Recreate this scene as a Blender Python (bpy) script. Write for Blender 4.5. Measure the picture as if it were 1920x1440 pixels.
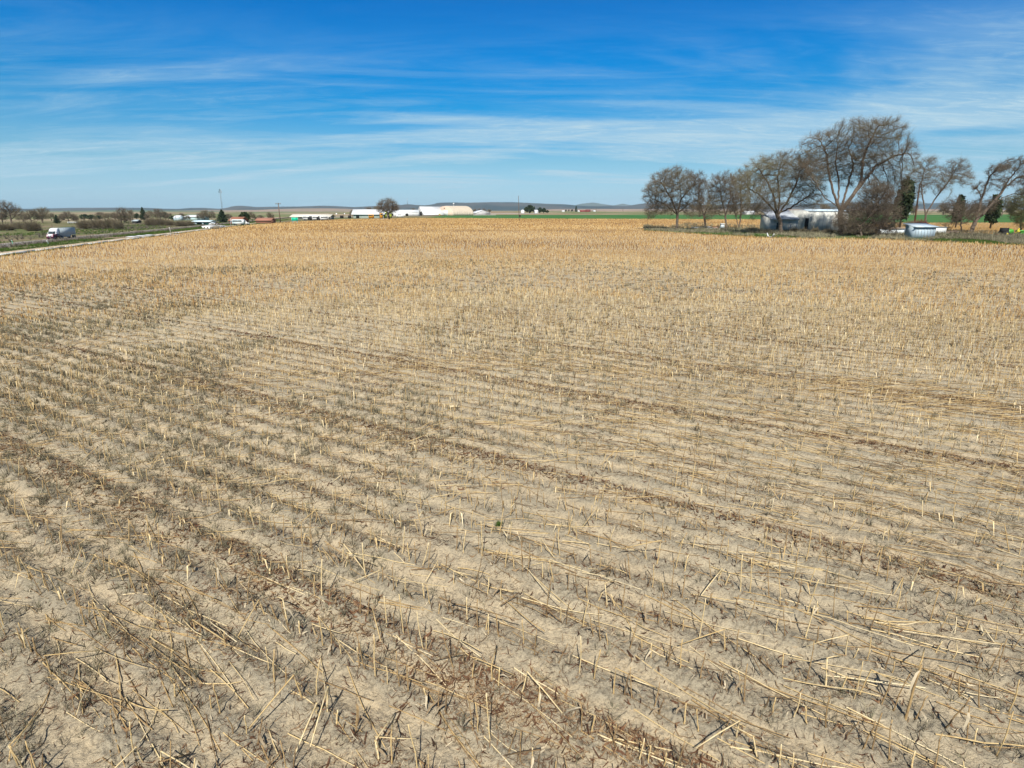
import bpy, math, random
import numpy as np
from math import radians, sin, cos, tan, pi, sqrt
from mathutils import Vector, Matrix, kdtree

for o in list(bpy.data.objects):
    bpy.data.objects.remove(o)
scene = bpy.context.scene
COL = scene.collection

# ------------------------------------------------------------------ camera
H_CAM = 6.0            # drone height over the corn field
F_PX = 1100.0          # focal length for a picture 1920 wide
PITCH = math.atan((720 - 394) / F_PX)
cam_data = bpy.data.cameras.new('camera')
cam = bpy.data.objects.new('camera', cam_data)
COL.objects.link(cam)
cam.location = (0, 0, H_CAM)
cam.rotation_euler = (radians(90) - PITCH, 0, 0)
cam_data.sensor_width = 36
cam_data.lens = F_PX / 1920 * 36
cam_data.clip_start = 0.1
cam_data.clip_end = 60000
scene.camera = cam

# ------------------------------------------------------------------ sky, sun, exposure
SUN_EL, SUN_AZ = 47.0, 183.0     # azimuth clockwise from +Y: behind the camera
world = bpy.data.worlds.new('World')
scene.world = world
world.use_nodes = True
wt = world.node_tree
for n in list(wt.nodes):
    wt.nodes.remove(n)
def wn(t, **kw):
    n = wt.nodes.new(t)
    for k, v in kw.items():
        setattr(n, k, v)
    return n
wl = wt.links.new
w_out = wn('ShaderNodeOutputWorld'); w_bg = wn('ShaderNodeBackground')
sky = wn('ShaderNodeTexSky', sky_type='NISHITA', sun_disc=False, altitude=300, air_density=1.0, dust_density=0.6, ozone_density=2.5)
sky.sun_elevation = radians(SUN_EL)
sky.sun_rotation = radians(SUN_AZ)
w_bg.inputs['Strength'].default_value = 0.10
tc = wn('ShaderNodeTexCoord')
sep = wn('ShaderNodeSeparateXYZ')
wl(tc.outputs['Generated'], sep.inputs[0])
def wmath(op, a, b=None, clamp=False):
    m = wn('ShaderNodeMath', operation=op, use_clamp=clamp)
    for i, v in enumerate((a, b)):
        if v is None: continue
        if isinstance(v, (int, float)): m.inputs[i].default_value = v
        else: wl(v, m.inputs[i])
    return m.outputs[0]
zc = wmath('MAXIMUM', sep.outputs['Z'], 0.0)
zz = wmath('ADD', zc, 0.10)
px = wmath('DIVIDE', sep.outputs['X'], zz)
py = wmath('DIVIDE', sep.outputs['Y'], zz)
comb = wn('ShaderNodeCombineXYZ')
wl(px, comb.inputs[0]); wl(py, comb.inputs[1])
def cirrus(rot, sx, sy, scale, detail, rough, dist, lo, hi, off=(0, 0, 0)):
    mp = wn('ShaderNodeMapping')
    mp.inputs['Rotation'].default_value = (0, 0, radians(rot))
    mp.inputs['Scale'].default_value = (sx, sy, 1)
    mp.inputs['Location'].default_value = off
    wl(comb.outputs[0], mp.inputs[0])
    nz = wn('ShaderNodeTexNoise')
    nz.inputs['Scale'].default_value = scale
    nz.inputs['Detail'].default_value = detail
    nz.inputs['Roughness'].default_value = rough
    nz.inputs['Distortion'].default_value = dist
    wl(mp.outputs[0], nz.inputs[0])
    mr = wn('ShaderNodeMapRange', interpolation_type='SMOOTHSTEP')
    mr.inputs['From Min'].default_value = lo
    mr.inputs['From Max'].default_value = hi
    wl(nz.outputs['Fac'], mr.inputs[0])
    return mr.outputs[0]
veil = cirrus(6, .42, 1.0, .62, 5, .52, 1.0, .40, .62, (5.3, 2.9, 0))
streak = cirrus(-9, .24, 1.0, 1.5, 9, .60, 1.6, .42, .72, (0.4, 7.7, 0))
fine = cirrus(16, .34, 1.0, 6.5, 12, .72, 2.2, .42, .78, (5.4, 2.2, 0))
mix1 = wmath('ADD', wmath('MULTIPLY', veil, .62), wmath('MULTIPLY', streak, .40))
mix2 = wmath('ADD', mix1, wmath('MULTIPLY', wmath('MULTIPLY', fine, .40), wmath('ADD', veil, .3)))
# thinner towards the zenith, where the photograph's sky is clear
thin = wn('ShaderNodeMapRange', interpolation_type='SMOOTHSTEP')
thin.inputs['From Min'].default_value = .29; thin.inputs['From Max'].default_value = .10
thin.inputs['To Min'].default_value = .02; thin.inputs['To Max'].default_value = 1.0
wl(zc, thin.inputs[0])
cl = wmath('MULTIPLY', mix2, thin.outputs[0], True)
low = wn('ShaderNodeMapRange', interpolation_type='SMOOTHSTEP')
low.inputs['From Min'].default_value = .16; low.inputs['From Max'].default_value = 0.0
low.inputs['To Min'].default_value = 0; low.inputs['To Max'].default_value = .55
wl(zc, low.inputs[0])
cl = wmath('MAXIMUM', cl, low.outputs[0], True)
mixc = wn('ShaderNodeMix', data_type='RGBA')
wl(cl, mixc.inputs['Factor'])
tint = wn('ShaderNodeValToRGB')
STOPS = [(0, (.40, .62, .95)), (.04, (.38, .60, .88)), (.144, (.20, .50, .68)), (.292, (.03, .45, .72)), (.43, (.0, .44, .80)), (.56, (.0, .40, .80)), (.75, (.22, .40, .55)), (1, (.34, .44, .52))]
while len(tint.color_ramp.elements) < len(STOPS): tint.color_ramp.elements.new(.5)
for e_, (p_, c_) in zip(tint.color_ramp.elements, STOPS):
    e_.position = p_; e_.color = (*c_, 1)
wl(wmath('MULTIPLY', zc, 2.0), tint.inputs[0])
tm = wn('ShaderNodeMix', data_type='RGBA', blend_type='MULTIPLY'); tm.inputs['Factor'].default_value = 1
wl(sky.outputs[0], tm.inputs['A']); wl(tint.outputs[0], tm.inputs['B']); wl(tm.outputs['Result'], mixc.inputs['A'])
CLOUD = (3.3, 4.7, 5.6, 1)
mixc.inputs['B'].default_value = CLOUD
wl(mixc.outputs['Result'], w_bg.inputs['Color'])
wl(w_bg.outputs[0], w_out.inputs['Surface'])

sun_data = bpy.data.lights.new('sun', 'SUN')
sun_data.energy = 4.8
sun_data.angle = radians(0.5)
sun_data.color = (1.0, .95, .87)
sun = bpy.data.objects.new('sun', sun_data)
COL.objects.link(sun)
sun.rotation_euler = (radians(90 - SUN_EL), 0, radians(180 - SUN_AZ))
sun.location = (0, -50, 60)

scene.view_settings.view_transform = 'Standard'
scene.view_settings.look = 'None'
scene.view_settings.exposure = 0.53
scene.view_settings.gamma = 1
scene.render.film_transparent = False

# ------------------------------------------------------------------ small helpers
RNG = np.random.default_rng(11)
random.seed(5)
CP, SP = cos(PITCH), sin(PITCH)
def ray(u, v):
    a = (u - 960) / F_PX; b = (720 - v) / F_PX
    return a, CP + b * SP, -SP + b * CP
def smooth(e0, e1, x):
    t = np.clip((x - e0) / (e1 - e0), 0, 1)
    return t * t * (3 - 2 * t)
def flat(u, v, z=0.0):
    a, y, zz_ = ray(u, v)
    t = (z - H_CAM) / zz_
    return a * t, y * t
def on_depth(u, v, Y):
    """point on the ray of pixel (u,v) at forward distance Y"""
    a, y, z = ray(u, v)
    t = Y / y
    return Vector((a * t, Y, H_CAM + z * t))
# left edge of the corn field (farm track runs along it)
EA = np.array(flat(0, 481)); EB = np.array(flat(430, 426))
ED = (EB - EA) / np.linalg.norm(EB - EA)
EN = np.array([-ED[1], ED[0]])          # pointing away from the field, to the left
def s_left(x, y):
    return (x - EA[0]) * EN[0] + (y - EA[1]) * EN[1]
def s_pos(s, t):
    """point s metres left of the field edge and t metres along it"""
    p = EA + EN * s + ED * t
    return p[0], p[1]
def zt(x, y):
    """terrain height: the field is the zero level, the highway side lies lower"""
    s = s_left(np.asarray(x, float), np.asarray(y, float))
    return -5.0 * smooth(7, 48, s)
def at(u, v):
    z = 0.0
    for _ in range(30):
        x, y = flat(u, v, z)
        z = .5 * z + .5 * float(zt(x, y))
    return Vector((x, y, z))
def mpp(Y):
    return Y * 1.04 / F_PX     # metres per photo pixel at that distance

_perm = np.random.default_rng(3).random(65536)
def vnoise(x, y, seed=0):
    xi = np.floor(x).astype(np.int64); yi = np.floor(y).astype(np.int64)
    fx = x - xi; fy = y - yi
    fx = fx * fx * (3 - 2 * fx); fy = fy * fy * (3 - 2 * fy)
    def h(i, j):
        return _perm[(i * 7349 + j * 31337 + seed * 1013 + (i * j) % 127 * 57) & 65535]
    a = h(xi, yi); b = h(xi + 1, yi); c = h(xi, yi + 1); d = h(xi + 1, yi + 1)
    return (a + (b - a) * fx) * (1 - fy) + (c + (d - c) * fx) * fy
def fbm(x, y, seed=0, oct=4):
    v = 0; a = .5; t = 0
    for k in range(oct):
        v = v + a * vnoise(x * 2 ** k, y * 2 ** k, seed + k); t += a; a *= .5
    return v / t

def tag(o, label=None, cat=None, group=None, kind=None):
    if label: o['label'] = label
    if cat: o['category'] = cat
    if group: o['group'] = group
    if kind: o['kind'] = kind
    return o
def empty(name, loc, rz=0.0, label=None, cat=None, group=None):
    o = bpy.data.objects.new(name, None)
    COL.objects.link(o)
    o.location = loc; o.rotation_euler = (0, 0, rz)
    o.empty_display_size = .2
    return tag(o, label, cat, group)
def kids(o):
    return [c for c in bpy.data.objects if c.parent == o]
def copy_tree(o, parent=None, ch=None):
    c = o.copy(); COL.objects.link(c)
    if parent is not None:
        c.parent = parent
    for k in list(o.children):
        copy_tree(k, c)
    return c

def np_mesh(name, verts, loops, sizes, mat, parent=None, attr=None, smooth_=False):
    """fast mesh from numpy arrays; attr = per-vertex float stored as 'tone'"""
    me = bpy.data.meshes.new(name)
    verts = np.asarray(verts, np.float32).reshape(-1, 3)
    me.vertices.add(len(verts)); me.vertices.foreach_set('co', verts.ravel())
    loops = np.asarray(loops, np.int32).ravel(); sizes = np.asarray(sizes, np.int32)
    me.loops.add(len(loops)); me.loops.foreach_set('vertex_index', loops)
    me.polygons.add(len(sizes))
    starts = np.concatenate([[0], np.cumsum(sizes)[:-1]]).astype(np.int32)
    me.polygons.foreach_set('loop_start', starts)
    me.polygons.foreach_set('loop_total', sizes)
    if smooth_:
        me.polygons.foreach_set('use_smooth', np.ones(len(sizes), bool))
    if attr is not None:
        a = me.attributes.new('tone', 'FLOAT', 'POINT')
        a.data.foreach_set('value', np.asarray(attr, np.float32).ravel())
    me.update(calc_edges=True)
    me.validate()
    if mat: me.materials.append(mat)
    o = bpy.data.objects.new(name, me)
    COL.objects.link(o)
    if parent is not None: o.parent = parent
    return o

def tubes(P, R, sides=3, tone=None):
    """P [N,K,3] poly-lines, R [N,K] radii -> verts, loops, sizes, tone"""
    P = np.asarray(P, float); R = np.asarray(R, float)
    N, K, _ = P.shape
    T = np.empty_like(P)
    T[:, 1:-1] = P[:, 2:] - P[:, :-2]
    T[:, 0] = P[:, 1] - P[:, 0]; T[:, -1] = P[:, -1] - P[:, -2]
    T /= np.linalg.norm(T, axis=2, keepdims=True) + 1e-9
    up = np.zeros_like(T); up[..., 2] = 1
    bad = np.abs(T[..., 2]) > .9
    up[bad] = (1, 0, 0)
    A = np.cross(T, up); A /= np.linalg.norm(A, axis=2, keepdims=True) + 1e-9
    B = np.cross(T, A)
    # keep frame coherent along one tube: reuse first frame where it flips
    for k in range(1, K):
        fl = (A[:, k] * A[:, k - 1]).sum(1) < 0
        A[fl, k] *= -1; B[fl, k] *= -1
    ang = np.arange(sides) * 2 * pi / sides
    V = P[:, :, None] + R[:, :, None, None] * (A[:, :, None] * np.cos(ang)[None, None, :, None] + B[:, :, None] * np.sin(ang)[None, None, :, None])
    V = V.reshape(-1, 3)
    base = (np.arange(N) * K * sides)[:, None, None] + (np.arange(K - 1) * sides)[None, :, None]
    i0 = np.arange(sides)[None, None, :]; i1 = (np.arange(sides) + 1) % sides
    i1 = i1[None, None, :]
    q = np.stack([base + i0, base + i1, base + sides + i1, base + sides + i0], -1).reshape(-1, 4)
    sizes = np.full(len(q), 4)
    loops = q.ravel()
    if sides >= 5:   # close the tips
        cap = (np.arange(N) * K * sides + (K - 1) * sides)[:, None] + np.arange(sides)[None, :]
        loops = np.concatenate([loops, cap.ravel()]); sizes = np.concatenate([sizes, np.full(N, sides)])
    t = None if tone is None else np.repeat(np.asarray(tone, float), K * sides)
    return V, loops, sizes, t
def ribbons(P, W, side, tone=None):
    """flat strips: P [N,K,3], W [N,K] half widths, side [N,3]"""
    P = np.asarray(P, float); N, K, _ = P.shape
    S = side[:, None, :]
    if S.ndim == 3 and S.shape[1] == 1: S = np.broadcast_to(S, P.shape)
    V = np.stack([P - S * W[..., None], P + S * W[..., None]], 2).reshape(-1, 3)
    base = (np.arange(N) * K * 2)[:, None] + (np.arange(K - 1) * 2)[None, :]
    q = np.stack([base, base + 1, base + 3, base + 2], -1).reshape(-1, 4)
    t = None if tone is None else np.repeat(np.asarray(tone, float), K * 2)
    return V, q.ravel(), np.full(len(q), 4), t
def join(parts):
    vs, ls, ss, ts = [], [], [], []
    off = 0
    for V, L, S, T in parts:
        vs.append(V); ls.append(np.asarray(L) + off); ss.append(S)
        ts.append(T if T is not None else np.zeros(len(V))); off += len(V)
    return np.concatenate(vs), np.concatenate(ls), np.concatenate(ss), np.concatenate(ts)

class MB:
    """collects boxes, prisms and tubes for ONE mesh object"""
    def __init__(s): s.v, s.l, s.s = [], [], []
    def add(s, verts, faces):
        o = len(s.v); s.v += [tuple(p) for p in verts]
        for f in faces:
            s.l += [i + o for i in f]; s.s.append(len(f))
        return s
    def box(s, c, d, rz=0.0, taper=1.0):
        x, y, z = d[0] / 2, d[1] / 2, d[2] / 2
        pts = [(-x, -y, -z), (x, -y, -z), (x, y, -z), (-x, y, -z)] + [(a * taper, b * taper, z) for a, b in ((-x, -y), (x, -y), (x, y), (-x, y))]
        cr, sr = cos(rz), sin(rz)
        pts = [(c[0] + p[0] * cr - p[1] * sr, c[1] + p[0] * sr + p[1] * cr, c[2] + p[2]) for p in pts]
        return s.add(pts, [(3, 2, 1, 0), (4, 5, 6, 7), (0, 1, 5, 4), (1, 2, 6, 5), (2, 3, 7, 6), (3, 0, 4, 7)])
    def prism(s, poly, axis, a, b):
        """poly: 2-D outline, extruded along axis 'x'/'y'/'z' from a to b"""
        n = len(poly)
        f = {'x': lambda p, t: (t, p[0], p[1]), 'y': lambda p, t: (p[0], t, p[1]), 'z': lambda p, t: (p[0], p[1], t)}[axis]
        pts = [f(p, a) for p in poly] + [f(p, b) for p in poly]
        fs = [tuple(range(n - 1, -1, -1)), tuple(range(n, 2 * n))]
        fs += [(i, (i + 1) % n, n + (i + 1) % n, n + i) for i in range(n)]
        return s.add(pts, fs)
    def tube(s, pts, radii, sides=8):
        if isinstance(radii, (int, float)): radii = [radii] * len(pts)
        V, L, S, _ = tubes(np.array([[tuple(p) for p in pts]]), np.array([radii]), sides)
        o = len(s.v); s.v += [tuple(p) for p in V]; s.l += [int(i) + o for i in L]; s.s += [int(i) for i in S]
        n = len(pts) * sides
        s.l += [o + i for i in range(sides - 1, -1, -1)]; s.s.append(sides)
        if sides < 5:
            s.l += [o + n - sides + i for i in range(sides)]; s.s.append(sides)
        return s
    def ball(s, c, r, n=10, squash=1.0):
        pts = []; fs = []
        for i in range(1, n):
            th = pi * i / n
            for j in range(n):
                ph = 2 * pi * j / n
                pts.append((c[0] + r * sin(th) * cos(ph), c[1] + r * sin(th) * sin(ph), c[2] + r * squash * cos(th)))
        t = len(pts); pts += [(c[0], c[1], c[2] + r * squash), (c[0], c[1], c[2] - r * squash)]
        for i in range(n - 2):
            for j in range(n):
                fs.append((i * n + j, (i + 1) * n + j, (i + 1) * n + (j + 1) % n, i * n + (j + 1) % n))
        for j in range(n):
            fs.append((t, j, (j + 1) % n)); fs.append((t + 1, (n - 2) * n + (j + 1) % n, (n - 2) * n + j))
        return s.add(pts, fs)
    def build(s, name, mat, parent=None, smooth_=False):
        return np_mesh(name, np.array(s.v), s.l, s.s, mat, parent, None, smooth_)

# ------------------------------------------------------------------ materials
def mat(name, c1, c2=None, scale=1.0, rough=.85, bump=0.0, bscale=None, metal=0.0, lo=.35, hi=.65, coords='Object', stretch=(1, 1, 1), detail=5, trans=0.0):
    m = bpy.data.materials.new(name); m.use_nodes = True
    nt = m.node_tree; b = nt.nodes['Principled BSDF']
    b.inputs['Roughness'].default_value = rough; b.inputs['Metallic'].default_value = metal
    b.inputs['Specular IOR Level'].default_value = .3
    if c2 is None: c2 = tuple(x * .82 for x in c1)
    co = nt.nodes.new('ShaderNodeTexCoord'); mp = nt.nodes.new('ShaderNodeMapping')
    mp.inputs['Scale'].default_value = stretch
    nt.links.new(co.outputs[coords], mp.inputs[0])
    nz = nt.nodes.new('ShaderNodeTexNoise'); nz.inputs['Scale'].default_value = scale; nz.inputs['Detail'].default_value = detail
    nt.links.new(mp.outputs[0], nz.inputs[0])
    mr = nt.nodes.new('ShaderNodeMapRange'); mr.inputs['From Min'].default_value = lo; mr.inputs['From Max'].default_value = hi
    nt.links.new(nz.outputs['Fac'], mr.inputs[0])
    mx = nt.nodes.new('ShaderNodeMix'); mx.data_type = 'RGBA'
    mx.inputs['A'].default_value = (*c1, 1); mx.inputs['B'].default_value = (*c2, 1)
    nt.links.new(mr.outputs[0], mx.inputs['Factor']); nt.links.new(mx.outputs['Result'], b.inputs['Base Color'])
    if bump:
        bp = nt.nodes.new('ShaderNodeBump'); bp.inputs['Strength'].default_value = bump
        n2 = nt.nodes.new('ShaderNodeTexNoise'); n2.inputs['Scale'].default_value = bscale or scale * 6; n2.inputs['Detail'].default_value = 6
        nt.links.new(mp.outputs[0], n2.inputs[0]); nt.links.new(n2.outputs['Fac'], bp.inputs['Height'])
        nt.links.new(bp.outputs[0], b.inputs['Normal'])
    return m
def tone_mat(name, stops, rough=.9, trans=0.0, spec=.2):
    """colour picked by each piece's own 'tone' value (its natural colour variety; fallen straw also carries painted shade)"""
    m = bpy.data.materials.new(name); m.use_nodes = True
    nt = m.node_tree; b = nt.nodes['Principled BSDF']
    b.inputs['Roughness'].default_value = rough; b.inputs['Specular IOR Level'].default_value = spec
    at_ = nt.nodes.new('ShaderNodeAttribute'); at_.attribute_name = 'tone'
    rp = nt.nodes.new('ShaderNodeValToRGB')
    while len(rp.color_ramp.elements) < len(stops): rp.color_ramp.elements.new(.5)
    for e, (p, c) in zip(rp.color_ramp.elements, stops):
        e.position = p; e.color = (*c, 1)
    nz = nt.nodes.new('ShaderNodeTexNoise'); nz.inputs['Scale'].default_value = 13
    co = nt.nodes.new('ShaderNodeTexCoord'); nt.links.new(co.outputs['Object'], nz.inputs[0])
    ad = nt.nodes.new('ShaderNodeMath'); ad.operation = 'MULTIPLY_ADD'
    ad.inputs[1].default_value = .7; ad.inputs[2].default_value = -.35
    nt.links.new(nz.outputs['Fac'], ad.inputs[0])
    a2 = nt.nodes.new('ShaderNodeMath'); a2.operation = 'ADD'
    nt.links.new(ad.outputs[0], a2.inputs[0]); nt.links.new(at_.outputs['Fac'], a2.inputs[1])
    nt.links.new(a2.outputs[0], rp.inputs[0]); nt.links.new(rp.outputs[0], b.inputs['Base Color'])
    if trans:
        tr = nt.nodes.new('ShaderNodeBsdfTranslucent'); nt.links.new(rp.outputs[0], tr.inputs[0])
        ms = nt.nodes.new('ShaderNodeMixShader'); ms.inputs[0].default_value = trans
        out = nt.nodes['Material Output']
        nt.links.new(b.outputs[0], ms.inputs[1]); nt.links.new(tr.outputs[0], ms.inputs[2]); nt.links.new(ms.outputs[0], out.inputs[0])
    return m
M = {}
M['stalk'] = tone_mat('corn_stalk_skin', [(0, (.11, .06, .03)), (.25, (.28, .155, .06)), (.5, (.44, .27, .10)), (.75, (.51, .335, .13)), (1, (.64, .50, .28))])
M['stalk_near'] = tone_mat('pale_corn_stalk_skin', [(0, (.10, .065, .035)), (.25, (.25, .165, .08)), (.5, (.43, .30, .135)), (.75, (.56, .43, .22)), (1, (.68, .57, .36))])
M['litter'] = tone_mat('dry_leaf', [(0, (.055, .03, .018)), (.3, (.15, .075, .04)), (.55, (.28, .19, .10)), (.8, (.38, .32, .22)), (1, (.62, .52, .35))], trans=.15)
M['weed'] = tone_mat('dry_weed', [(0, (.075, .065, .042)), (.4, (.17, .15, .095)), (.7, (.27, .245, .155)), (1, (.42, .38, .25))], trans=.1)
M['brush'] = tone_mat('grey_brush', [(0, (.075, .06, .05)), (.45, (.15, .125, .10)), (.75, (.18, .17, .12)), (1, (.26, .24, .17))], trans=.1)
M['green'] = tone_mat('green_grass', [(0, (.03, .06, .012)), (.5, (.06, .11, .02)), (1, (.13, .17, .04))], trans=.2)
M['white'] = mat('white_paint', (.70, .70, .68), (.58, .58, .55), .8, .5, .05)
M['cream'] = mat('cream_metal', (.56, .49, .39), (.50, .43, .34), .5, .5, .05)
M['dark'] = mat('dark_rubber', (.02, .02, .02), (.035, .032, .03), 4, .7)
M['steel'] = mat('galvanised_steel', (.42, .45, .47), (.30, .33, .35), .9, .42, .1, metal=.35)
M['glass'] = mat('dark_glass', (.03, .045, .05), (.05, .06, .065), 1, .12)
M['wood'] = mat('weathered_wood', (.16, .11, .075), (.09, .065, .05), 1.2, .9, .3, stretch=(1, 1, .15))
M['rustwood'] = mat('rusty_pole', (.22, .13, .08), (.14, .085, .06), 1.2, .9, .3, stretch=(1, 1, .2))
# ------------------------------------------------------------------ corn field polygon
near = EA - ED * 140
FIELD = np.array([tuple(near), tuple(EA), flat(230, 452), tuple(EB), flat(520, 418.3), flat(640, 411.6), flat(780, 408.8), flat(1000, 410.4), flat(1200, 411), flat(1460, 412), flat(1462, 424),
                  flat(1452, 431), flat(1330, 428), flat(1212, 429), flat(1205, 433), flat(1290, 438), flat(1440, 446.5), flat(1640, 449), flat(1800, 456), flat(1920, 461), flat(2300, 478), (130, 20), (60, -60)])
def in_poly(x, y, poly):
    x = np.asarray(x, float); y = np.asarray(y, float)
    ins = np.zeros(x.shape, bool); n = len(poly); j = n - 1
    for i in range(n):
        xi, yi = poly[i]; xj, yj = poly[j]
        c = ((yi > y) != (yj > y)) & (x < (xj - xi) * (y - yi) / (yj - yi + 1e-12) + xi)
        ins ^= c; j = i
    return ins
# rows of corn run 58 degrees left of the view
RA = radians(58)
RD = np.array([-sin(RA), cos(RA)]); RN = np.array([cos(RA), sin(RA)])
ROW = 6.1 / 8; Q0 = 5.2
def rowq(x, y): return x * RN[0] + y * RN[1]
def row_wobble(x, y):
    w = x * RD[0] + y * RD[1]
    return .10 * (vnoise(w * .12, x * 0 + 3, 5) - .5) + .05 * (vnoise(w * .6, x * 0 + 1, 9) - .5)
def zg(x, y):
    """soil relief of the field: ridges along the rows, clods, wheel dips"""
    r = np.hypot(x, y)
    q = rowq(x, y) + row_wobble(x, y)
    ph = (q - Q0) / ROW * 2 * pi
    amp = .060 * (.25 + 1.0 * vnoise(x * .25, y * .25, 21)) * (.55 + .45 * smooth(8, -9, x - .15 * y)) * (1 - smooth(45, 90, r))
    z = amp * np.cos(ph)
    fade = 1 - smooth(25, 60, r)
    z = z + fade * (.040 * (fbm(x * 2.3, y * 2.3, 31, 3) - .5) + .040 * (vnoise(x * 7, y * 7, 41) - .5) + .040 * (vnoise(x * 17, y * 17, 42) - .5) * vnoise(x * 1.1, y * 1.1, 43))
    rg_ = np.clip(.5 + .5 * np.cos(ph) + .8 * (vnoise(x * 1.3, y * 1.3, 61) - .5), 0, 1)
    z = z + fade * rg_ * (.050 * (vnoise(x * 23, y * 23, 44) - .5) + .035 * (vnoise(x * 41, y * 41, 45) - .5))
    z = z + .10 * (vnoise(x * .09, y * .09, 55) - .5)
    return z

# soil mesh: polar grid, fine near the viewer, real relief
NA = 1060
ang = np.linspace(radians(-70), radians(70), NA)
rr = [1.6]
while rr[-1] < 700: rr.append(rr[-1] * (1.0050 if rr[-1] < 30 else 1.008 if rr[-1] < 70 else 1.03))
rr = np.array(rr)
Rg, Ag = np.meshgrid(rr, ang, indexing='ij')
X = Rg * np.sin(Ag); Y = Rg * np.cos(Ag)
Z = zg(X, Y)
idx = np.arange(X.size).reshape(X.shape)
q = np.stack([idx[:-1, :-1], idx[:-1, 1:], idx[1:, 1:], idx[1:, :-1]], -1).reshape(-1, 4)
cx = X.ravel()[q].mean(1); cy = Y.ravel()[q].mean(1)
q = q[in_poly(cx, cy, FIELD)]
used = np.unique(q); remap = np.full(X.size, -1); remap[used] = np.arange(len(used))
soilV = np.stack([X.ravel(), Y.ravel(), Z.ravel()], 1)[used]

def soil_material():
    m = bpy.data.materials.new('dry_pale_soil'); m.use_nodes = True
    nt = m.node_tree; N = nt.nodes; L = nt.links.new; b = N['Principled BSDF']
    b.inputs['Roughness'].default_value = .95; b.inputs['Specular IOR Level'].default_value = .1
    co = N.new('ShaderNodeTexCoord')
    def noise(scale, detail=6, rough=.6, src=None):
        n = N.new('ShaderNodeTexNoise'); n.inputs['Scale'].default_value = scale; n.inputs['Detail'].default_value = detail; n.inputs['Roughness'].default_value = rough
        L(src or co.outputs['Object'], n.inputs[0]); return n.outputs['Fac']
    def rng(v, a, b_, c=0, d=1):
        r = N.new('ShaderNodeMapRange'); r.inputs[1].default_value = a; r.inputs[2].default_value = b_; r.inputs[3].default_value = c; r.inputs[4].default_value = d
        L(v, r.inputs[0]); return r.outputs[0]
    def mix(f, a, b_):
        x = N.new('ShaderNodeMix'); x.data_type = 'RGBA'
        L(f, x.inputs['Factor'])
        for k, v in (('A', a), ('B', b_)):
            if isinstance(v, tuple): x.inputs[k].default_value = (*v, 1)
            else: L(v, x.inputs[k])
        return x.outputs['Result']
    c = mix(rng(noise(.35), .35, .65), (.50, .40, .255), (.46, .39, .265))
    ta = N.new('ShaderNodeAttribute'); ta.attribute_name = 'tone'
    c = mix(rng(ta.outputs['Fac'], .34, .90, 0, .66), c, (.30, .27, .20))
    c = mix(rng(noise(3.0), .46, .70, 0, .6), c, (.29, .255, .185))
    c = mix(rng(noise(22.0, 4), .50, .66, 0, .7), c, (.20, .17, .125))
    c = mix(rng(noise(60.0, 3), .58, .72, 0, .6), c, (.52, .45, .34))
    c = mix(rng(noise(38.0, 5, .7), .57, .66, 0, .7), c, (.15, .11, .075))
    c = mix(rng(noise(11.0, 8, .8), .58, .66, 0, .5), c, (.20, .16, .12))
    L(c, b.inputs['Base Color'])
    bp = N.new('ShaderNodeBump'); bp.inputs['Strength'].default_value = 1.0; bp.inputs['Distance'].default_value = .04
    L(noise(26, 8, .7), bp.inputs['Height'])
    L(bp.outputs[0], b.inputs['Normal'])
    return m
_q = rowq(soilV[:, 0], soilV[:, 1]) + row_wobble(soilV[:, 0], soilV[:, 1])
_rough = (.5 + .5 * np.cos((_q - Q0) / ROW * 2 * pi)) * 1.1 * (1 - smooth(45, 90, np.hypot(soilV[:, 0], soilV[:, 1]))) + .9 * (fbm(soilV[:, 0] * 1.3, soilV[:, 1] * 1.3, 61, 4) - .5) + .5 * (fbm(soilV[:, 0] * .2, soilV[:, 1] * .2, 62, 2) - .5)
soil = np_mesh('field_soil', soilV, remap[q].ravel(), np.full(len(q), 4), soil_material(), None, np.clip(_rough, 0, 1), True)
tag(soil, 'pale dry ridged soil of the harvested corn field', None, None, 'structure')

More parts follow.
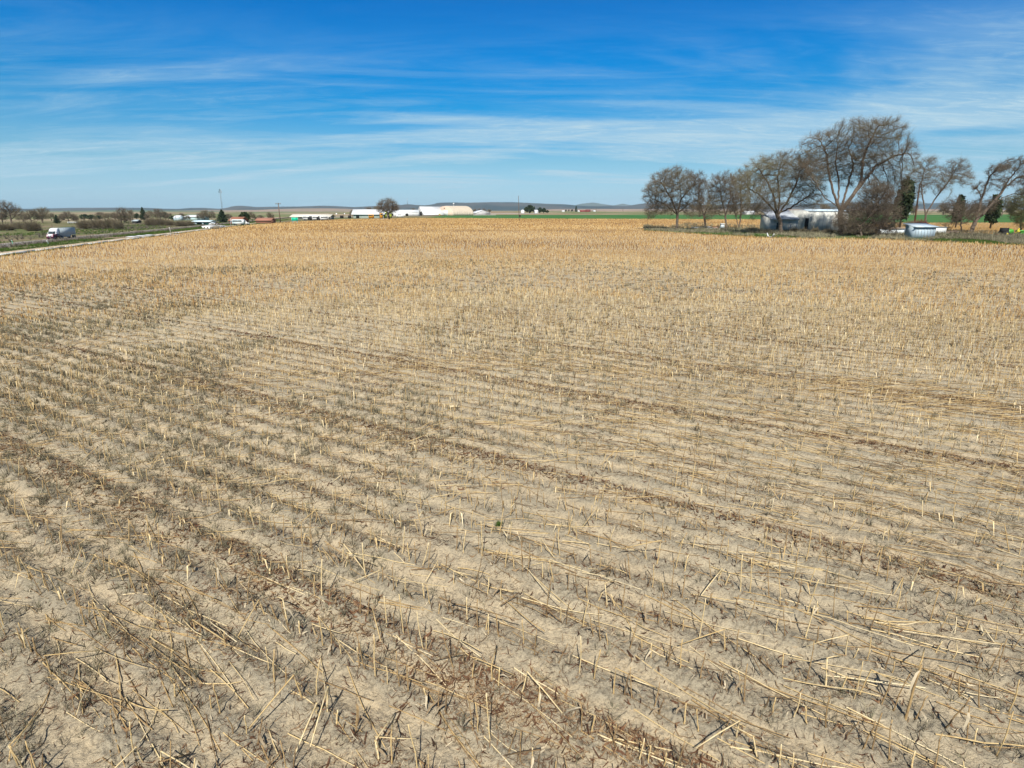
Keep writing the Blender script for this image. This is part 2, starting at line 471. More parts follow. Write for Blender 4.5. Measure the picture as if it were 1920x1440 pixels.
# ------------------------------------------------------------------ ground (one sheet to the horizon)
ga = np.radians(np.linspace(-180, 180, 361))
gr = np.concatenate([np.array([0.5, 15, 30]), np.geomspace(45, 30000, 150)])
Rg, Ag = np.meshgrid(gr, ga, indexing='ij')
X = Rg * np.sin(Ag); Y = Rg * np.cos(Ag)
Z = zt(X, Y)
ins = in_poly(X, Y, FIELD)
Z = Z - np.where(ins, .5, .0) - .03
idx = np.arange(X.size).reshape(X.shape)
q = np.stack([idx[:-1, :-1], idx[:-1, 1:], idx[1:, 1:], idx[1:, :-1]], -1).reshape(-1, 4)
def ground_material():
    m = bpy.data.materials.new('farm_ground'); m.use_nodes = True
    nt = m.node_tree; N = nt.nodes; L = nt.links.new; b = N['Principled BSDF']
    b.inputs['Roughness'].default_value = .95; b.inputs['Specular IOR Level'].default_value = .1
    co = N.new('ShaderNodeTexCoord')
    def noise(scale, detail=5, st=(1, 1, 1)):
        mp = N.new('ShaderNodeMapping'); mp.inputs['Scale'].default_value = st; mp.inputs['Rotation'].default_value = (0, 0, .15); L(co.outputs['Object'], mp.inputs[0])
        n = N.new('ShaderNodeTexNoise'); n.inputs['Scale'].default_value = scale; n.inputs['Detail'].default_value = detail
        L(mp.outputs[0], n.inputs[0]); return n.outputs['Fac']
    def rng(v, a, b_, c=0, d=1):
        r = N.new('ShaderNodeMapRange'); r.inputs[1].default_value = a; r.inputs[2].default_value = b_; r.inputs[3].default_value = c; r.inputs[4].default_value = d
        L(v, r.inputs[0]); return r.outputs[0]
    def mix(f, a, b_):
        x = N.new('ShaderNodeMix'); x.data_type = 'RGBA'; L(f, x.inputs['Factor'])
        for k, v in (('A', a), ('B', b_)):
            if isinstance(v, tuple): x.inputs[k].default_value = (*v, 1)
            else: L(v, x.inputs[k])
        return x.outputs['Result']
    c = mix(rng(noise(.05), .42, .6), (.085, .12, .03), (.20, .155, .095))
    c = mix(rng(noise(.4), .45, .7, 0, .7), c, (.19, .15, .10))
    far = mix(rng(noise(.0016, 3, (1, .35, 1)), .45, .52), (.27, .20, .125), (.16, .17, .075))
    far = mix(rng(noise(.004, 2, (1, .25, 1)), .56, .6), far, (.33, .26, .17))
    sx = N.new('ShaderNodeSeparateXYZ'); L(co.outputs['Object'], sx.inputs[0])
    c = mix(rng(sx.outputs['Y'], 500, 800), c, far)
    L(c, b.inputs['Base Color'])
    bp = N.new('ShaderNodeBump'); bp.inputs['Strength'].default_value = .6; bp.inputs['Distance'].default_value = .3
    L(noise(1.2, 8), bp.inputs['Height']); L(bp.outputs[0], b.inputs['Normal'])
    return m
ground = np_mesh('ground', np.stack([X.ravel(), Y.ravel(), Z.ravel()], 1), q.ravel(), np.full(len(q), 4), ground_material(), None, None, True)
tag(ground, 'grassy farm land reaching the hills', None, None, 'structure')

# ------------------------------------------------------------------ corn stubble
def frustum(x, y, z=0.3, m=.06):
    dx, dy, dz = x, y, z - H_CAM
    fw = dy * CP - dz * SP; upv = dy * SP + dz * CP
    return (fw > .5) & (np.abs(dx) < fw * (960 / F_PX + m)) & (np.abs(upv) < fw * (720 / F_PX + m))
def stalk_sites(r0, r1, step, m=.22):
    qs = np.arange(Q0 - ROW * 80, Q0 + ROW * 1100, ROW)
    qs = qs[(qs > -2) & (qs < r1)]
    out = []
    for qq in qs:
        wmax = sqrt(max(r1 * r1 - qq * qq, 0))
        n = int(2 * wmax / step)
        if n < 1: continue
        w = -wmax + (np.arange(n) + RNG.random(n) * .9) * step
        j = RNG.normal(0, .045, n)
        x = RN[0] * (qq + j) + RD[0] * w; y = RN[1] * (qq + j) + RD[1] * w
        wob = row_wobble(x, y)
        x -= RN[0] * wob; y -= RN[1] * wob
        r = np.hypot(x, y)
        k = (r >= r0) & (r < r1) & frustum(x, y, .3, m) & in_poly(x, y, FIELD)
        out.append(np.stack([x[k], y[k]], 1))
    return np.concatenate(out)
FLATS = [((1330, 830), 4.5, 2.6, .16), ((830, 790), 5, 2.2, .14), ((330, 1180), 2.6, 2.0, .20), ((120, 990), 2.4, 1.6, .14), ((520, 640), 7, 4, .12), ((1750, 880), 5, 3.5, -.07), ((1500, 1080), 2.6, 1.0, .06),
         ((1100, 1120), 2.2, 1.3, -.16), ((1560, 1230), 2.0, 1.4, -.12), ((450, 860), 3.0, 2, -.12), ((1650, 650), 10, 6, -.10)]
def patch(x, y):      # >0 where stalks were knocked flat
    v = fbm(x * .10 + 4, y * .10, 71, 3) * .55 + .20
    for (u_, v_), rx, ry, w_ in FLATS:
        cx_, cy_ = flat(u_, v_)
        v = v + w_ * np.exp(-(((x - cx_) / rx) ** 2 + ((y - cy_) / ry) ** 2))
    return v
def rowness(x, y):    # 1 on a stalk row, 0 on the smooth strip between two rows
    q_ = rowq(x, y) + row_wobble(x, y)
    return (.5 + .5 * np.cos((q_ - Q0) / ROW * 2 * pi)) ** .8
def leftness(x, y):   # the left side of the field is rougher and weedier
    return .30 + .70 * smooth(8, -9, x - .15 * y)
def res_q(x, y):      # distance to the nearest residue row
    q_ = rowq(x, y)
    return np.abs((q_ - Q0 + 3.05) % 6.1 - 3.05)
def stand_points(xy, H, lean=.10, K=4, kink=.04):
    n = len(xy); z = zg(xy[:, 0], xy[:, 1]) - .02
    p = np.zeros((n, K, 3)); p[:, 0] = np.stack([xy[:, 0], xy[:, 1], z], 1)
    d = np.stack([RNG.normal(0, lean, n), RNG.normal(0, lean, n), np.ones(n)], 1)
    for k in range(1, K):
        dd = d + np.stack([RNG.normal(0, kink, n), RNG.normal(0, kink, n), np.zeros(n)], 1) * (k > 0)
        dd /= np.linalg.norm(dd, axis=1, keepdims=True)
        p[:, k] = p[:, k - 1] + dd * (H / (K - 1))[:, None]
    return p
def heights(n, x, y):
    h = .20 + .22 * RNG.random(n) + .35 * (RNG.random(n) ** 4)
    h *= .75 + .6 * fbm(x * .11, y * .11, 91, 2)
    h = h * (.92 + .22 * smooth(20, 70, np.hypot(x, y)))
    return np.clip(h, .12, 1.0)

near_xy = stalk_sites(3, 42, .17)
d_keep = RNG.random(len(near_xy)) < np.where(patch(near_xy[:, 0], near_xy[:, 1]) > .53, .30, .86)
near_xy = near_xy[d_keep]
near_xy = near_xy[np.argsort(np.hypot(near_xy[:, 0], near_xy[:, 1]))]
vis = frustum(near_xy[:, 0], near_xy[:, 1], .15, 0.0)
iv = np.where(vis)[0][:300]
solo_xy = near_xy[iv]
rest_xy = np.delete(near_xy, iv, 0)

# 24 master stalks, the 300 largest in view are objects of their own
def leaf_strip(p0, d, L, w, droop, tone):
    K = 5; P = np.zeros((1, K, 3)); P[0, 0] = p0; dd = np.array(d, float)
    for k in range(1, K):
        dd = dd + np.array([random.uniform(-.3, .3), random.uniform(-.3, .3), -droop]); dd /= np.linalg.norm(dd)
        P[0, k] = P[0, k - 1] + dd * L / (K - 1)
    side = np.cross(dd, (0, 0, 1)); side /= np.linalg.norm(side) + 1e-6
    W = np.array([[w * .5, w, w * .9, w * .6, .002]])
    return ribbons(P, W, side[None], [tone])
def make_master(i):
    H = .22 + .5 * random.random()
    K = 6; p = np.zeros((1, K, 3)); d = np.array([random.gauss(0, .08), random.gauss(0, .08), 1.0])
    broken = i % 5 == 0
    for k in range(1, K):
        dd = d + np.array([random.gauss(0, .05), random.gauss(0, .05), 0])
        if broken and k >= 4:
            dd = np.array([cos(i * 2.1), sin(i * 2.1), -.45 - .2 * random.random()])
            dd *= 1.9
        else:
            dd /= np.linalg.norm(dd)
        p[0, k] = p[0, k - 1] + dd * H / (K - 1)
    p[0, :, 2] -= .03
    r = .0062 + .003 * random.random()
    R = np.array([[r * 1.25, r, r * .98, r * .92, r * .85, r * .8]])
    tone = .10 + .75 * random.random()
    parts = [tubes(p, R, 7, [tone])]
    for k in (1, 2, 3, 4):   # nodes
        c = p[0, k]; t = np.array([[c - (0, 0, .006), c + (0, 0, .006)]])
        parts.append(tubes(t, np.array([[r * 1.18, r * 1.18]]), 7, [tone - .2]))
    for k in range(3):       # stub roots
        a = k * 2.1 + i
        parts.append(tubes(np.array([[[0, 0, .03], [cos(a) * .03, sin(a) * .03, -.03]]]), np.array([[.004, .003]]), 3, [.1]))
    V, L, S, T = join(parts)
    o = np_mesh('corn_stalk', V, L, S, M['stalk_near'], None, T, True)
    if i % 3 == 1:
        k = random.choice((2, 3, 4)); a = random.uniform(0, 6.28)
        V, L, S, T = leaf_strip(p[0, k], (cos(a), sin(a), .6), .16 + .18 * random.random(), .014, .55, .5 + .4 * random.random())
        np_mesh('dry_leaf', V, L, S, M['litter'], o, T)
    return o
LS = 'cut corn stalk standing upright in the bare soil of the near rows'
LF = 'fallen corn stalk lying flat on the bare soil of the near rows'
masters = [make_master(i) for i in range(24)]
for i, (x, y) in enumerate(solo_xy):
    o = masters[i] if i < 24 else copy_tree(masters[random.randrange(24)])
    o.location = (x, y, float(zg(np.array([x]), np.array([y]))[0]))
    s = random.uniform(.55, 1.1) if patch(np.array([x]), np.array([y]))[0] < .5 else random.uniform(.45, .85)
    o.scale = (random.uniform(.9, 1.2),) * 2 + (s,)
    o.rotation_euler = (random.gauss(0, .07), random.gauss(0, .07), random.uniform(0, 6.28))
    tag(o, LS, 'corn stalk', 'standing cut corn stalks in the foreground')

parts = []
# rest of the near stalks
def stalk_batch(xy, sides, K, rad, leaf=.35, wmul=1.0, hmul=1.0, spread=.55):
    n = len(xy); H = heights(n, xy[:, 0], xy[:, 1]) * hmul
    rs = res_q(xy[:, 0], xy[:, 1]) < .35
    H = np.where(rs, H * .6, H)
    p = stand_points(xy, H, .12, K)
    bro = RNG.random(n) < .16
    a = RNG.random(n) * 2 * pi
    if K >= 4:
        ln = H * (.5 + .8 * RNG.random(n))
        e = p[:, -2] + np.stack([np.cos(a) * ln, np.sin(a) * ln, -np.minimum(ln * .8, H * .6)], 1)
        p[bro, -1] = e[bro]
    tone = np.clip(.50 - spread * .5 + spread * RNG.random(n) - (.22 if spread > .85 else .07) + (.45 * (fbm(xy[:, 0] * .02, xy[:, 1] * .045, 23, 3) - .5) if sides == 3 else 0) + .25 * (fbm(xy[:, 0] * .15, xy[:, 1] * .15, 13, 2) - .5) + np.where(RNG.random(n) < .07, .3, 0) + .14 * smooth(15, 60, xy[:, 1]), .05, 1)
    r = rad * (.8 + .5 * RNG.random(n)) * wmul
    R = r[:, None] * np.linspace(1.15, .8, K)[None]
    out = [tubes(p, R, sides, tone)]
    if leaf:
        k = RNG.random(n) < leaf; m = k.sum()
        P = np.zeros((m, 3, 3)); b0 = p[k, 1] + (p[k, 2 if K > 2 else 1] - p[k, 1]) * RNG.random(m)[:, None]
        a2 = RNG.random(m) * 2 * pi; ln = .08 + .16 * RNG.random(m)
        P[:, 0] = b0; P[:, 1] = b0 + np.stack([np.cos(a2) * ln * .7, np.sin(a2) * ln * .7, .04 * np.ones(m)], 1)
        P[:, 2] = b0 + np.stack([np.cos(a2) * ln * 1.2, np.sin(a2) * ln * 1.2, -ln * 1.0], 1)
        side = np.stack([-np.sin(a2), np.cos(a2), np.zeros(m)], 1)
        W = np.stack([np.full(m, .008), np.full(m, .013), np.full(m, .003)], 1) * wmul
        out.append(ribbons(P, W, side, np.clip(tone[k] + .25, 0, 1)))
    return out
parts += stalk_batch(rest_xy, 5, 4, .0068)
extra = stalk_sites(19, 46, .15); extra = extra + RNG.normal(0, .05, extra.shape); extra = extra[(res_q(extra[:, 0], extra[:, 1]) > .30) | (RNG.random(len(extra)) < .15)]; extra = extra[RNG.random(len(extra)) < smooth(19, 32, np.hypot(extra[:, 0], extra[:, 1])) * np.where(patch(extra[:, 0], extra[:, 1]) > .55, .3, .85)]
parts += stalk_batch(extra, 3, 3, .0095, .4, 1.1, .8, .85)
V, L, S, T = join(parts)
tag(np_mesh('near_corn_stubble', V, L, S, M['stalk_near'], None, T), 'pale rows of cut corn stubble in the near half of the field', 'stubble', None, 'stuff')
parts = []
mid = stalk_sites(42, 95, .20); mid = mid[(res_q(mid[:, 0], mid[:, 1]) > .30) | (RNG.random(len(mid)) < .2)]; mid = mid[RNG.random(len(mid)) < np.where(patch(mid[:, 0], mid[:, 1]) > .53, .35, .8)]
parts += stalk_batch(mid, 3, 4, .0125, .5, 1.3, .86, .8)
mid2 = stalk_sites(95, 200, .40); mid2 = mid2[(res_q(mid2[:, 0], mid2[:, 1]) > .32) | (RNG.random(len(mid2)) < .3)]; parts += stalk_batch(mid2, 3, 2, .023, .0, 1.4, .78, .9)
far = stalk_sites(200, 560, .95); parts += stalk_batch(far, 3, 2, .050, .0, 1.7, .72, .9)
print('stalks', len(rest_xy), len(mid), len(mid2), len(far))
V, L, S, T = join(parts)
o = np_mesh('corn_stubble', V, L, S, M['stalk'], None, T)
tag(o, 'golden rows of cut corn stubble in the far half of the field', 'stubble', None, 'stuff')

# fallen stalks
def scatter(n, r0, r1, power=1.0, m=.16):
    th = RNG.uniform(radians(-51), radians(51), n * 2)
    r = np.sqrt(RNG.uniform(0, 1, n * 2) ** power * (r1 * r1 - r0 * r0) + r0 * r0)
    x = r * np.sin(th); y = r * np.cos(th)
    k = frustum(x, y, .05, m) & in_poly(x, y, FIELD)
    return np.stack([x[k], y[k]], 1)[:n]
def lying(xy, L_, tone, K=4, rad=.009, spread=.24):
    n = len(xy)
    base = math.atan2(-RD[1], -RD[0])       # along the rows
    sw = (vnoise(xy[:, 0] * .16, xy[:, 1] * .16, 77) - .5) * .8 + .12
    a = base + sw + RNG.normal(0, spread, n)
    p = np.zeros((n, K, 3))
    t = np.linspace(-.5, .5, K)
    bend = RNG.normal(0, .022, n)
    for k in range(K):
        x = xy[:, 0] + np.cos(a) * L_ * t[k] - np.sin(a) * bend * (1 - 4 * t[k] ** 2) * L_
        y = xy[:, 1] + np.sin(a) * L_ * t[k] + np.cos(a) * bend * (1 - 4 * t[k] ** 2) * L_
        p[:, k, 0] = x; p[:, k, 1] = y
        p[:, k, 2] = zg(x, y) * .7 + .022
    tilt = np.where(RNG.random(n) < .3, RNG.random(n) * .25, 0) * L_
    p[:, :, 2] += tilt[:, None] * (t[None] + .5)
    r = rad * (.7 + .7 * RNG.random(n))
    return p, r[:, None] * np.linspace(1.1, .75, K)[None]
fl = scatter(20000, 3, 25)
fl = fl[RNG.random(len(fl)) < np.where(patch(fl[:, 0], fl[:, 1]) > .53, .34, .13)]
fl = fl[np.argsort(np.hypot(fl[:, 0], fl[:, 1]))]
vis = np.where(frustum(fl[:, 0], fl[:, 1], .05, 0))[0][:300]
solo_f = fl[vis]; rest_f = np.delete(fl, vis, 0)
Ls = .45 + 1.15 * RNG.random(len(solo_f))
P, R = lying(solo_f, Ls, None, 5, .0066)
for i in range(len(solo_f)):
    c = P[i, 2].copy()
    t_ = .15 + .8 * random.random()
    prt = [tubes((P[i] - c)[None], R[i][None], 6, [t_])]
    for k in (1, 2, 3):
        d = (P[i, k + 1] - P[i, k - 1]); d /= np.linalg.norm(d)
        prt.append(tubes(np.array([[P[i, k] - c - d * .006, P[i, k] - c + d * .006]]), np.array([[R[i, k] * 1.2] * 2]), 6, [t_ - .2]))
    V, L, S, T = join(prt)
    o = np_mesh('fallen_corn_stalk', V, L, S, M['stalk_near'], None, T, True)
    o.location = tuple(c)
    tag(o, LF, 'corn stalk', 'fallen corn stalks in the foreground')
parts = []
n = len(rest_f); P, R = lying(rest_f, .30 + 1.1 * RNG.random(n), None, 4, .0055)
parts.append(tubes(P, R, 4, .0 + .8 * RNG.random(n)))  # tones kept dark to paint in the shadows among the straw
fm = scatter(80000, 22, 95, 1.35); fm = fm[RNG.random(len(fm)) < np.where(patch(fm[:, 0], fm[:, 1]) > .53, .36, .24)]
n = len(fm); P, R = lying(fm, .25 + .7 * RNG.random(n), None, 3, .0085)
parts.append(tubes(P, R, 3, -.05 + .8 * RNG.random(n)))  # darkened tones again stand in for shade between the stalks
V, L, S, T = join(parts)
o = np_mesh('fallen_straw', V, L, S, M['stalk_near'], None, T)
tag(o, 'fallen corn straw strewn flat between the rows of the field', 'straw', None, 'stuff')

# leaf litter and chaff: dense on every eighth row
def litter(xy, size, tone, wk=1.0):
    n = len(xy); a = RNG.random(n) * 2 * pi
    z = zg(xy[:, 0], xy[:, 1]) + .006
    cv = RNG.normal(0, .14, n)
    P = np.zeros((n, 3, 3)); ca, sa = np.cos(a), np.sin(a)
    for k, t in enumerate((-.5, 0, .5)):
        P[:, k, 0] = xy[:, 0] + ca * t * size + (k == 1) * -sa * size * cv
        P[:, k, 1] = xy[:, 1] + sa * t * size + (k == 1) * ca * size * cv
        P[:, k, 2] = z + (abs(t) * RNG.random(n) * size * .8)
    side = np.stack([-sa * .8, ca * .8, RNG.normal(0, .5, n)], 1)
    W = np.stack([size * .05 * RNG.random(n), size * (.03 + .12 * RNG.random(n) ** 1.5), size * .03], 1) * wk
    return ribbons(P, W, side, tone)
parts = []
g = scatter(520000, 3, 30, 1.3)
dens = (.16 + .45 * smooth(.45, .62, fbm(g[:, 0] * .4, g[:, 1] * .4, 15, 3))) * leftness(g[:, 0], g[:, 1]) + (.62 + .5 * smooth(10, 16, g[:, 1])) * (res_q(g[:, 0], g[:, 1]) < .12 + .32 * vnoise(g[:, 0] * 1.2, g[:, 1] * 1.2, 6)) * smooth(.25 - .5 * smooth(10, 16, g[:, 1]), .75 - .4 * smooth(10, 16, g[:, 1]), vnoise(g[:, 0] * .7, g[:, 1] * .7, 8))
g = g[RNG.random(len(g)) < dens]
rs = (res_q(g[:, 0], g[:, 1]) < .42)
kp = rs | (RNG.random(len(g)) < .30 + .70 * rowness(g[:, 0], g[:, 1])); g = g[kp]; rs = rs[kp]
parts.append(litter(g, .02 + .13 * RNG.random(len(g)) ** 3 + .06 * rs * RNG.random(len(g)), np.where(rs, RNG.random(len(g)) * .70, RNG.random(len(g)) ** 1.4 * .95)))
g = scatter(330000, 30, 140, 1.3)
rs = res_q(g[:, 0], g[:, 1]) < .33
g = g[RNG.random(len(g)) < (.12 + .95 * rs * (.5 + .5 * vnoise(g[:, 0] * .2, g[:, 1] * .2, 8))) * (1 - .35 * smooth(50, 90, g[:, 1]))]
rs = res_q(g[:, 0], g[:, 1]) < .5
parts.append(litter(g, .10 + .20 * RNG.random(len(g)), np.where(rs, RNG.random(len(g)) * .28, .05 + .8 * RNG.random(len(g)))))
g = scatter(300000, 3, 27, 1.35)
g = g[RNG.random(len(g)) < .06 + .94 * (.15 + .85 * rowness(g[:, 0], g[:, 1])) * leftness(g[:, 0], g[:, 1]) * smooth(.36, .66, fbm(g[:, 0] * .6, g[:, 1] * .6, 19, 3))]
parts.append(litter(g, .04 + .16 * RNG.random(len(g)) ** 2, RNG.random(len(g)) ** 1.6 * .9, .35))
V, L, S, T = join(parts)
o = np_mesh('leaf_litter', V, L, S, M['litter'], None, T)
tag(o, 'brown shredded leaf litter in dark lines across the pale soil', 'litter', None, 'stuff')

def tufts(xy, z, size, blades, width, tone, spread=.8, curl=.3, K=3):
    """many small plants of thin blades"""
    n = len(xy); b = blades
    X0 = np.repeat(xy, b, 0); Z0 = np.repeat(z, b); s = np.repeat(size, b); m = n * b
    a = RNG.random(m) * 2 * pi; out = RNG.random(m) * spread
    L_ = s * (.5 + .6 * RNG.random(m))
    P = np.zeros((m, K, 3)); r0 = RNG.random(m) * s * .25
    x = X0[:, 0] + np.cos(a) * r0; y = X0[:, 1] + np.sin(a) * r0; zz_ = Z0.copy()
    for k in range(K):
        P[:, k] = np.stack([x, y, zz_], 1)
        o_ = out + curl * k + RNG.normal(0, .25, m)
        x = x + np.cos(a) * np.sin(o_) * L_ / (K - 1); y = y + np.sin(a) * np.sin(o_) * L_ / (K - 1); zz_ = zz_ + np.cos(o_) * L_ / (K - 1)
        a = a + RNG.normal(0, .5, m)
    th = RNG.random(m) * 2 * pi
    side = np.stack([np.cos(th), np.sin(th), RNG.normal(0, .3, m)], 1)
    W = np.repeat(width, b)[:, None] * np.linspace(1, .35, K)[None]
    tn = np.clip(np.repeat(tone, b) + RNG.normal(0, .12, m), 0, 1)
    return ribbons(P, W, side, tn)
# dry grey weeds between the stalks, thickest at the left
parts = []
g = scatter(90000, 3, 75, 1.15)
left = smooth(6, -14, g[:, 0] + .0 * g[:, 1])
wd_ = 0
for (u_, v_), rx, ry in (((150, 720), 4.5, 2.6), ((350, 800), 3, 1.8), ((60, 860), 2.5, 1.5), ((560, 870), 2.2, 1.2), ((280, 575), 5, 1.6), ((500, 575), 4, 1.6), ((700, 800), 2, 1.4)):
    cx_, cy_ = flat(u_, v_); wd_ = wd_ + np.exp(-(((g[:, 0] - cx_) / rx) ** 2 + ((g[:, 1] - cy_) / ry) ** 2))
den = .06 + .95 * np.minimum(wd_, 1) * smooth(.35, .6, fbm(g[:, 0] * .5, g[:, 1] * .5, 37, 3)) + smooth(.45, .60, fbm(g[:, 0] * .13, g[:, 1] * .13, 33, 3)) * (.14 + .70 * left) * (1 - .75 * smooth(26, 40, g[:, 1]))
g = g[RNG.random(len(g)) < den]; n = len(g)
parts.append(tufts(g, zg(g[:, 0], g[:, 1]) - .01, .12 + .20 * RNG.random(n), 10, .0030 + .00022 * g[:, 1], .05 + .6 * RNG.random(n), 1.1))
V, L, S, T = join(parts)
o = np_mesh('dry_weeds', V, L, S, M['weed'], None, T)
tag(o, 'small grey dead weeds tangled between the corn rows', 'weeds', None, 'stuff')
print('weeds', n)
# ------------------------------------------------------------------ hills
def hills(name, prof, Y0, depth, material, label, seed, rough=.10, base=-5):
    us = np.linspace(prof[0][0], prof[-1][0], 420)
    vs = np.interp(us, [p[0] for p in prof], [p[1] for p in prof])
    ts = np.linspace(-1, 1, 46)
    V = np.zeros((len(ts), len(us), 3))
    for j, t in enumerate(ts):
        Y = Y0 + t * depth
        for i, (u, v) in enumerate(zip(us, vs)):
            pass
    a = (us - 960) / F_PX; b = (720 - vs) / F_PX
    yy = CP + b * SP; zz_ = -SP + b * CP
    k = Y0 / yy
    top = H_CAM + zz_ * k; xx = a * k
    for j, t in enumerate(ts):
        fall = (1 - abs(t) ** 1.5) if t < 0 else (1 - t * t)
        g = fbm(xx * .0022 + seed, np.full_like(xx, t * depth * .0011), seed, 4) - .5
        h = (top - base) * fall * (1 + g * rough * 6 * (1 - fall)) + g * rough * (top - base) * 1.2 * min(1, (1 - abs(t)) * 5) * (abs(t) > .03)
        V[j, :, 0] = xx * (1 + t * depth / Y0); V[j, :, 1] = Y0 + t * depth; V[j, :, 2] = base - 3 + np.maximum(h, 0)
    idx = np.arange(len(ts) * len(us)).reshape(len(ts), len(us))
    q = np.stack([idx[:-1, :-1], idx[:-1, 1:], idx[1:, 1:], idx[1:, :-1]], -1).reshape(-1, 4)
    o = np_mesh(name, V.reshape(-1, 3), q.ravel(), np.full(len(q), 4), material, None, None, True)
    return tag(o, label, None, None, 'structure')
m_range = mat('sage_hills', (.04, .055, .055), (.085, .08, .07), .0016, .95, .0, stretch=(1, .5, 1), lo=.42, hi=.58)
m_tan = mat('tan_hill_fields', (.30, .21, .15), (.25, .19, .13), .002, .95, lo=.45, hi=.55)
m_far = mat('far_hills', (.10, .12, .10), (.12, .13, .11), .001, .95)
m_greenhill = mat('green_hill_fields', (.09, .14, .07), (.13, .14, .09), .003, .95)
hills('hills', [(-700, 390), (0, 391.2), (60, 391), (130, 389.5), (200, 388.9), (270, 389.2), (305, 390.8), (335, 391.4), (355, 389.5), (380, 389.3), (412, 391), (425, 389.3), (434, 386.8), (446, 385.2), (458, 385.6), (480, 387.8), (510, 387.2), (560, 386.8), (600, 385.5), (630, 386), (664, 388), (700, 386), (735, 386), (752, 383.8), (765, 382.5), (780, 384), (800, 384.6), (812, 382.5), (822, 379.6), (850, 379.2), (880, 380), (920, 379), (960, 378.6), (990, 380), (1030, 382), (1060, 382.6), (1085, 385.2), (1110, 386), (1140, 385.5), (1175, 386), (1195, 382.5), (1215, 380.5), (1260, 381), (1330, 384), (1420, 380), (1500, 383), (1600, 379), (1700, 382), (1780, 380), (1860, 384), (1960, 381), (2600, 385)],
      9000, 2600, m_range, 'long low sage coloured hills along the horizon', 4)
hills('hills', [(560, 394), (1020, 393.4), (1060, 389), (1090, 381.8), (1112, 379.4), (1128, 382), (1150, 385), (1158, 383.5), (1168, 381.4), (1180, 384), (1230, 388), (1640, 389), (1690, 380), (1720, 376), (1745, 382), (1800, 388), (1900, 393)],
      14500, 900, m_far, 'blue peaks far behind the low hills', 9)
hills('hills', [(330, 394), (440, 393.2), (480, 393), (520, 391.4), (560, 390.2), (620, 390), (655, 391), (685, 393.2), (720, 394)],
      6200, 1400, m_tan, 'tan ploughed rise in front of the hills', 12, .03)
hills('hills', [(-500, 395), (0, 395), (160, 394.2), (250, 393.2), (330, 394), (420, 395)],
      5200, 900, m_greenhill, 'green rise in front of the hills on the left', 14, .03)
hills('hills', [(930, 396), (1040, 391.6), (1100, 391), (1300, 391.5), (1700, 391), (2100, 395)],
      5600, 900, m_tan, 'pale pinkish field rise in front of the hills', 19, .03)

# ------------------------------------------------------------------ air
hz = bpy.data.materials.new('air'); hz.use_nodes = True
nt = hz.node_tree
for n in list(nt.nodes): nt.nodes.remove(n)
vo = nt.nodes.new('ShaderNodeVolumePrincipled'); ou = nt.nodes.new('ShaderNodeOutputMaterial')
vo.inputs['Density'].default_value = 2.9e-5
vo.inputs['Color'].default_value = (.55, .82, 1.0, 1)
vo.inputs['Anisotropy'].default_value = 0.0
nt.links.new(vo.outputs[0], ou.inputs['Volume'])
hb = MB(); hb.box((0, 7500, 107), (42000, 17000, 246))
haze = hb.build('haze', hz); tag(haze, 'thin bluish air over the plain', None, None, 'stuff')

# ------------------------------------------------------------------ sheets laid on the ground
def sheet(name, pts, m, label, dz=.0, sub=60):
    pts = [p if len(p) == 2 else p[:2] for p in pts]
    x0 = min(p[0] for p in pts); x1 = max(p[0] for p in pts)
    verts = [(p[0], p[1], float(zt(p[0], p[1])) + dz) for p in pts]
    o = MB().add(verts, [tuple(range(len(verts)))]).build(name, m)
    return tag(o, label, None, None, 'structure')
m_crop = mat('young_green_crop', (.035, .125, .018), (.055, .14, .025), .02, .9, .4, 1.5, stretch=(1, .3, 1))
sheet('green_field', [flat(800, 407.5), flat(845, 403), flat(1240, 402.7), flat(2100, 402.7), flat(2100, 417), flat(1640, 417.5), flat(1466, 412.4), flat(1200, 411.3), flat(1000, 410.9), flat(870, 409.6)], m_crop, 'bright green crop strip beyond the corn field', .02)
m_tanf = mat('tan_stubble_ground', (.36, .25, .12), (.27, .19, .10), .5, .95, .6, 3)
sheet('stubble_field', [flat(1640, 418), flat(2100, 418), flat(2100, 440), flat(1600, 440)], m_tanf, 'tan stubble strip behind the leaning trees', .04)
m_grav = mat('pale_gravel', (.50, .47, .42), (.40, .37, .32), .6, .9, .3)
sheet('gravel_road', [flat(860, 401.6), flat(1012, 400.9), flat(1012, 400.3), flat(905, 400.5)], m_grav, 'pale gravel road beyond the green strip', .1)
sheet('farm_yard', [flat(560, 409), flat(790, 404.4), flat(930, 403.4), flat(930, 402.5), flat(700, 404), flat(560, 406)], m_grav, 'pale gravel yard in front of the white barns', .08)

def strip(name, s0, s1, t0, t1, m, label, dz=.03, step=6, kind='structure'):
    n = int((t1 - t0) / step) + 1; ts = np.linspace(t0, t1, n)
    k = 5; v = []
    for t in ts:
        for j in range(k):
            x, y = s_pos(s0 + (s1 - s0) * j / (k - 1), t); v.append((x, y, float(zt(x, y)) + dz))
    idx = np.arange(n * k).reshape(n, k)
    q = np.stack([idx[:-1, 1:], idx[:-1, :-1], idx[1:, :-1], idx[1:, 1:]], -1).reshape(-1, 4)
    return tag(np_mesh(name, np.array(v), q.ravel(), np.full(len(q), 4), m, None, None, True), label, None, None, kind)
m_dirt = mat('dirt_track', (.50, .40, .28), (.40, .32, .22), .5, .95, .4, 3)
strip('farm_track', 1.0, 4.4, -60, 260, m_dirt, 'sandy farm track along the left edge of the field')
m_asph = mat('old_asphalt', (.20, .175, .155), (.155, .14, .125), .25, .9, .2, 4)
m_shoul = mat('gravel_shoulder', (.30, .25, .19), (.24, .2, .15), .4, .95, .3)
strip('road_shoulder', 58, 74, -140, 900, m_shoul, 'brown gravel shoulder of the highway', .02, 20)
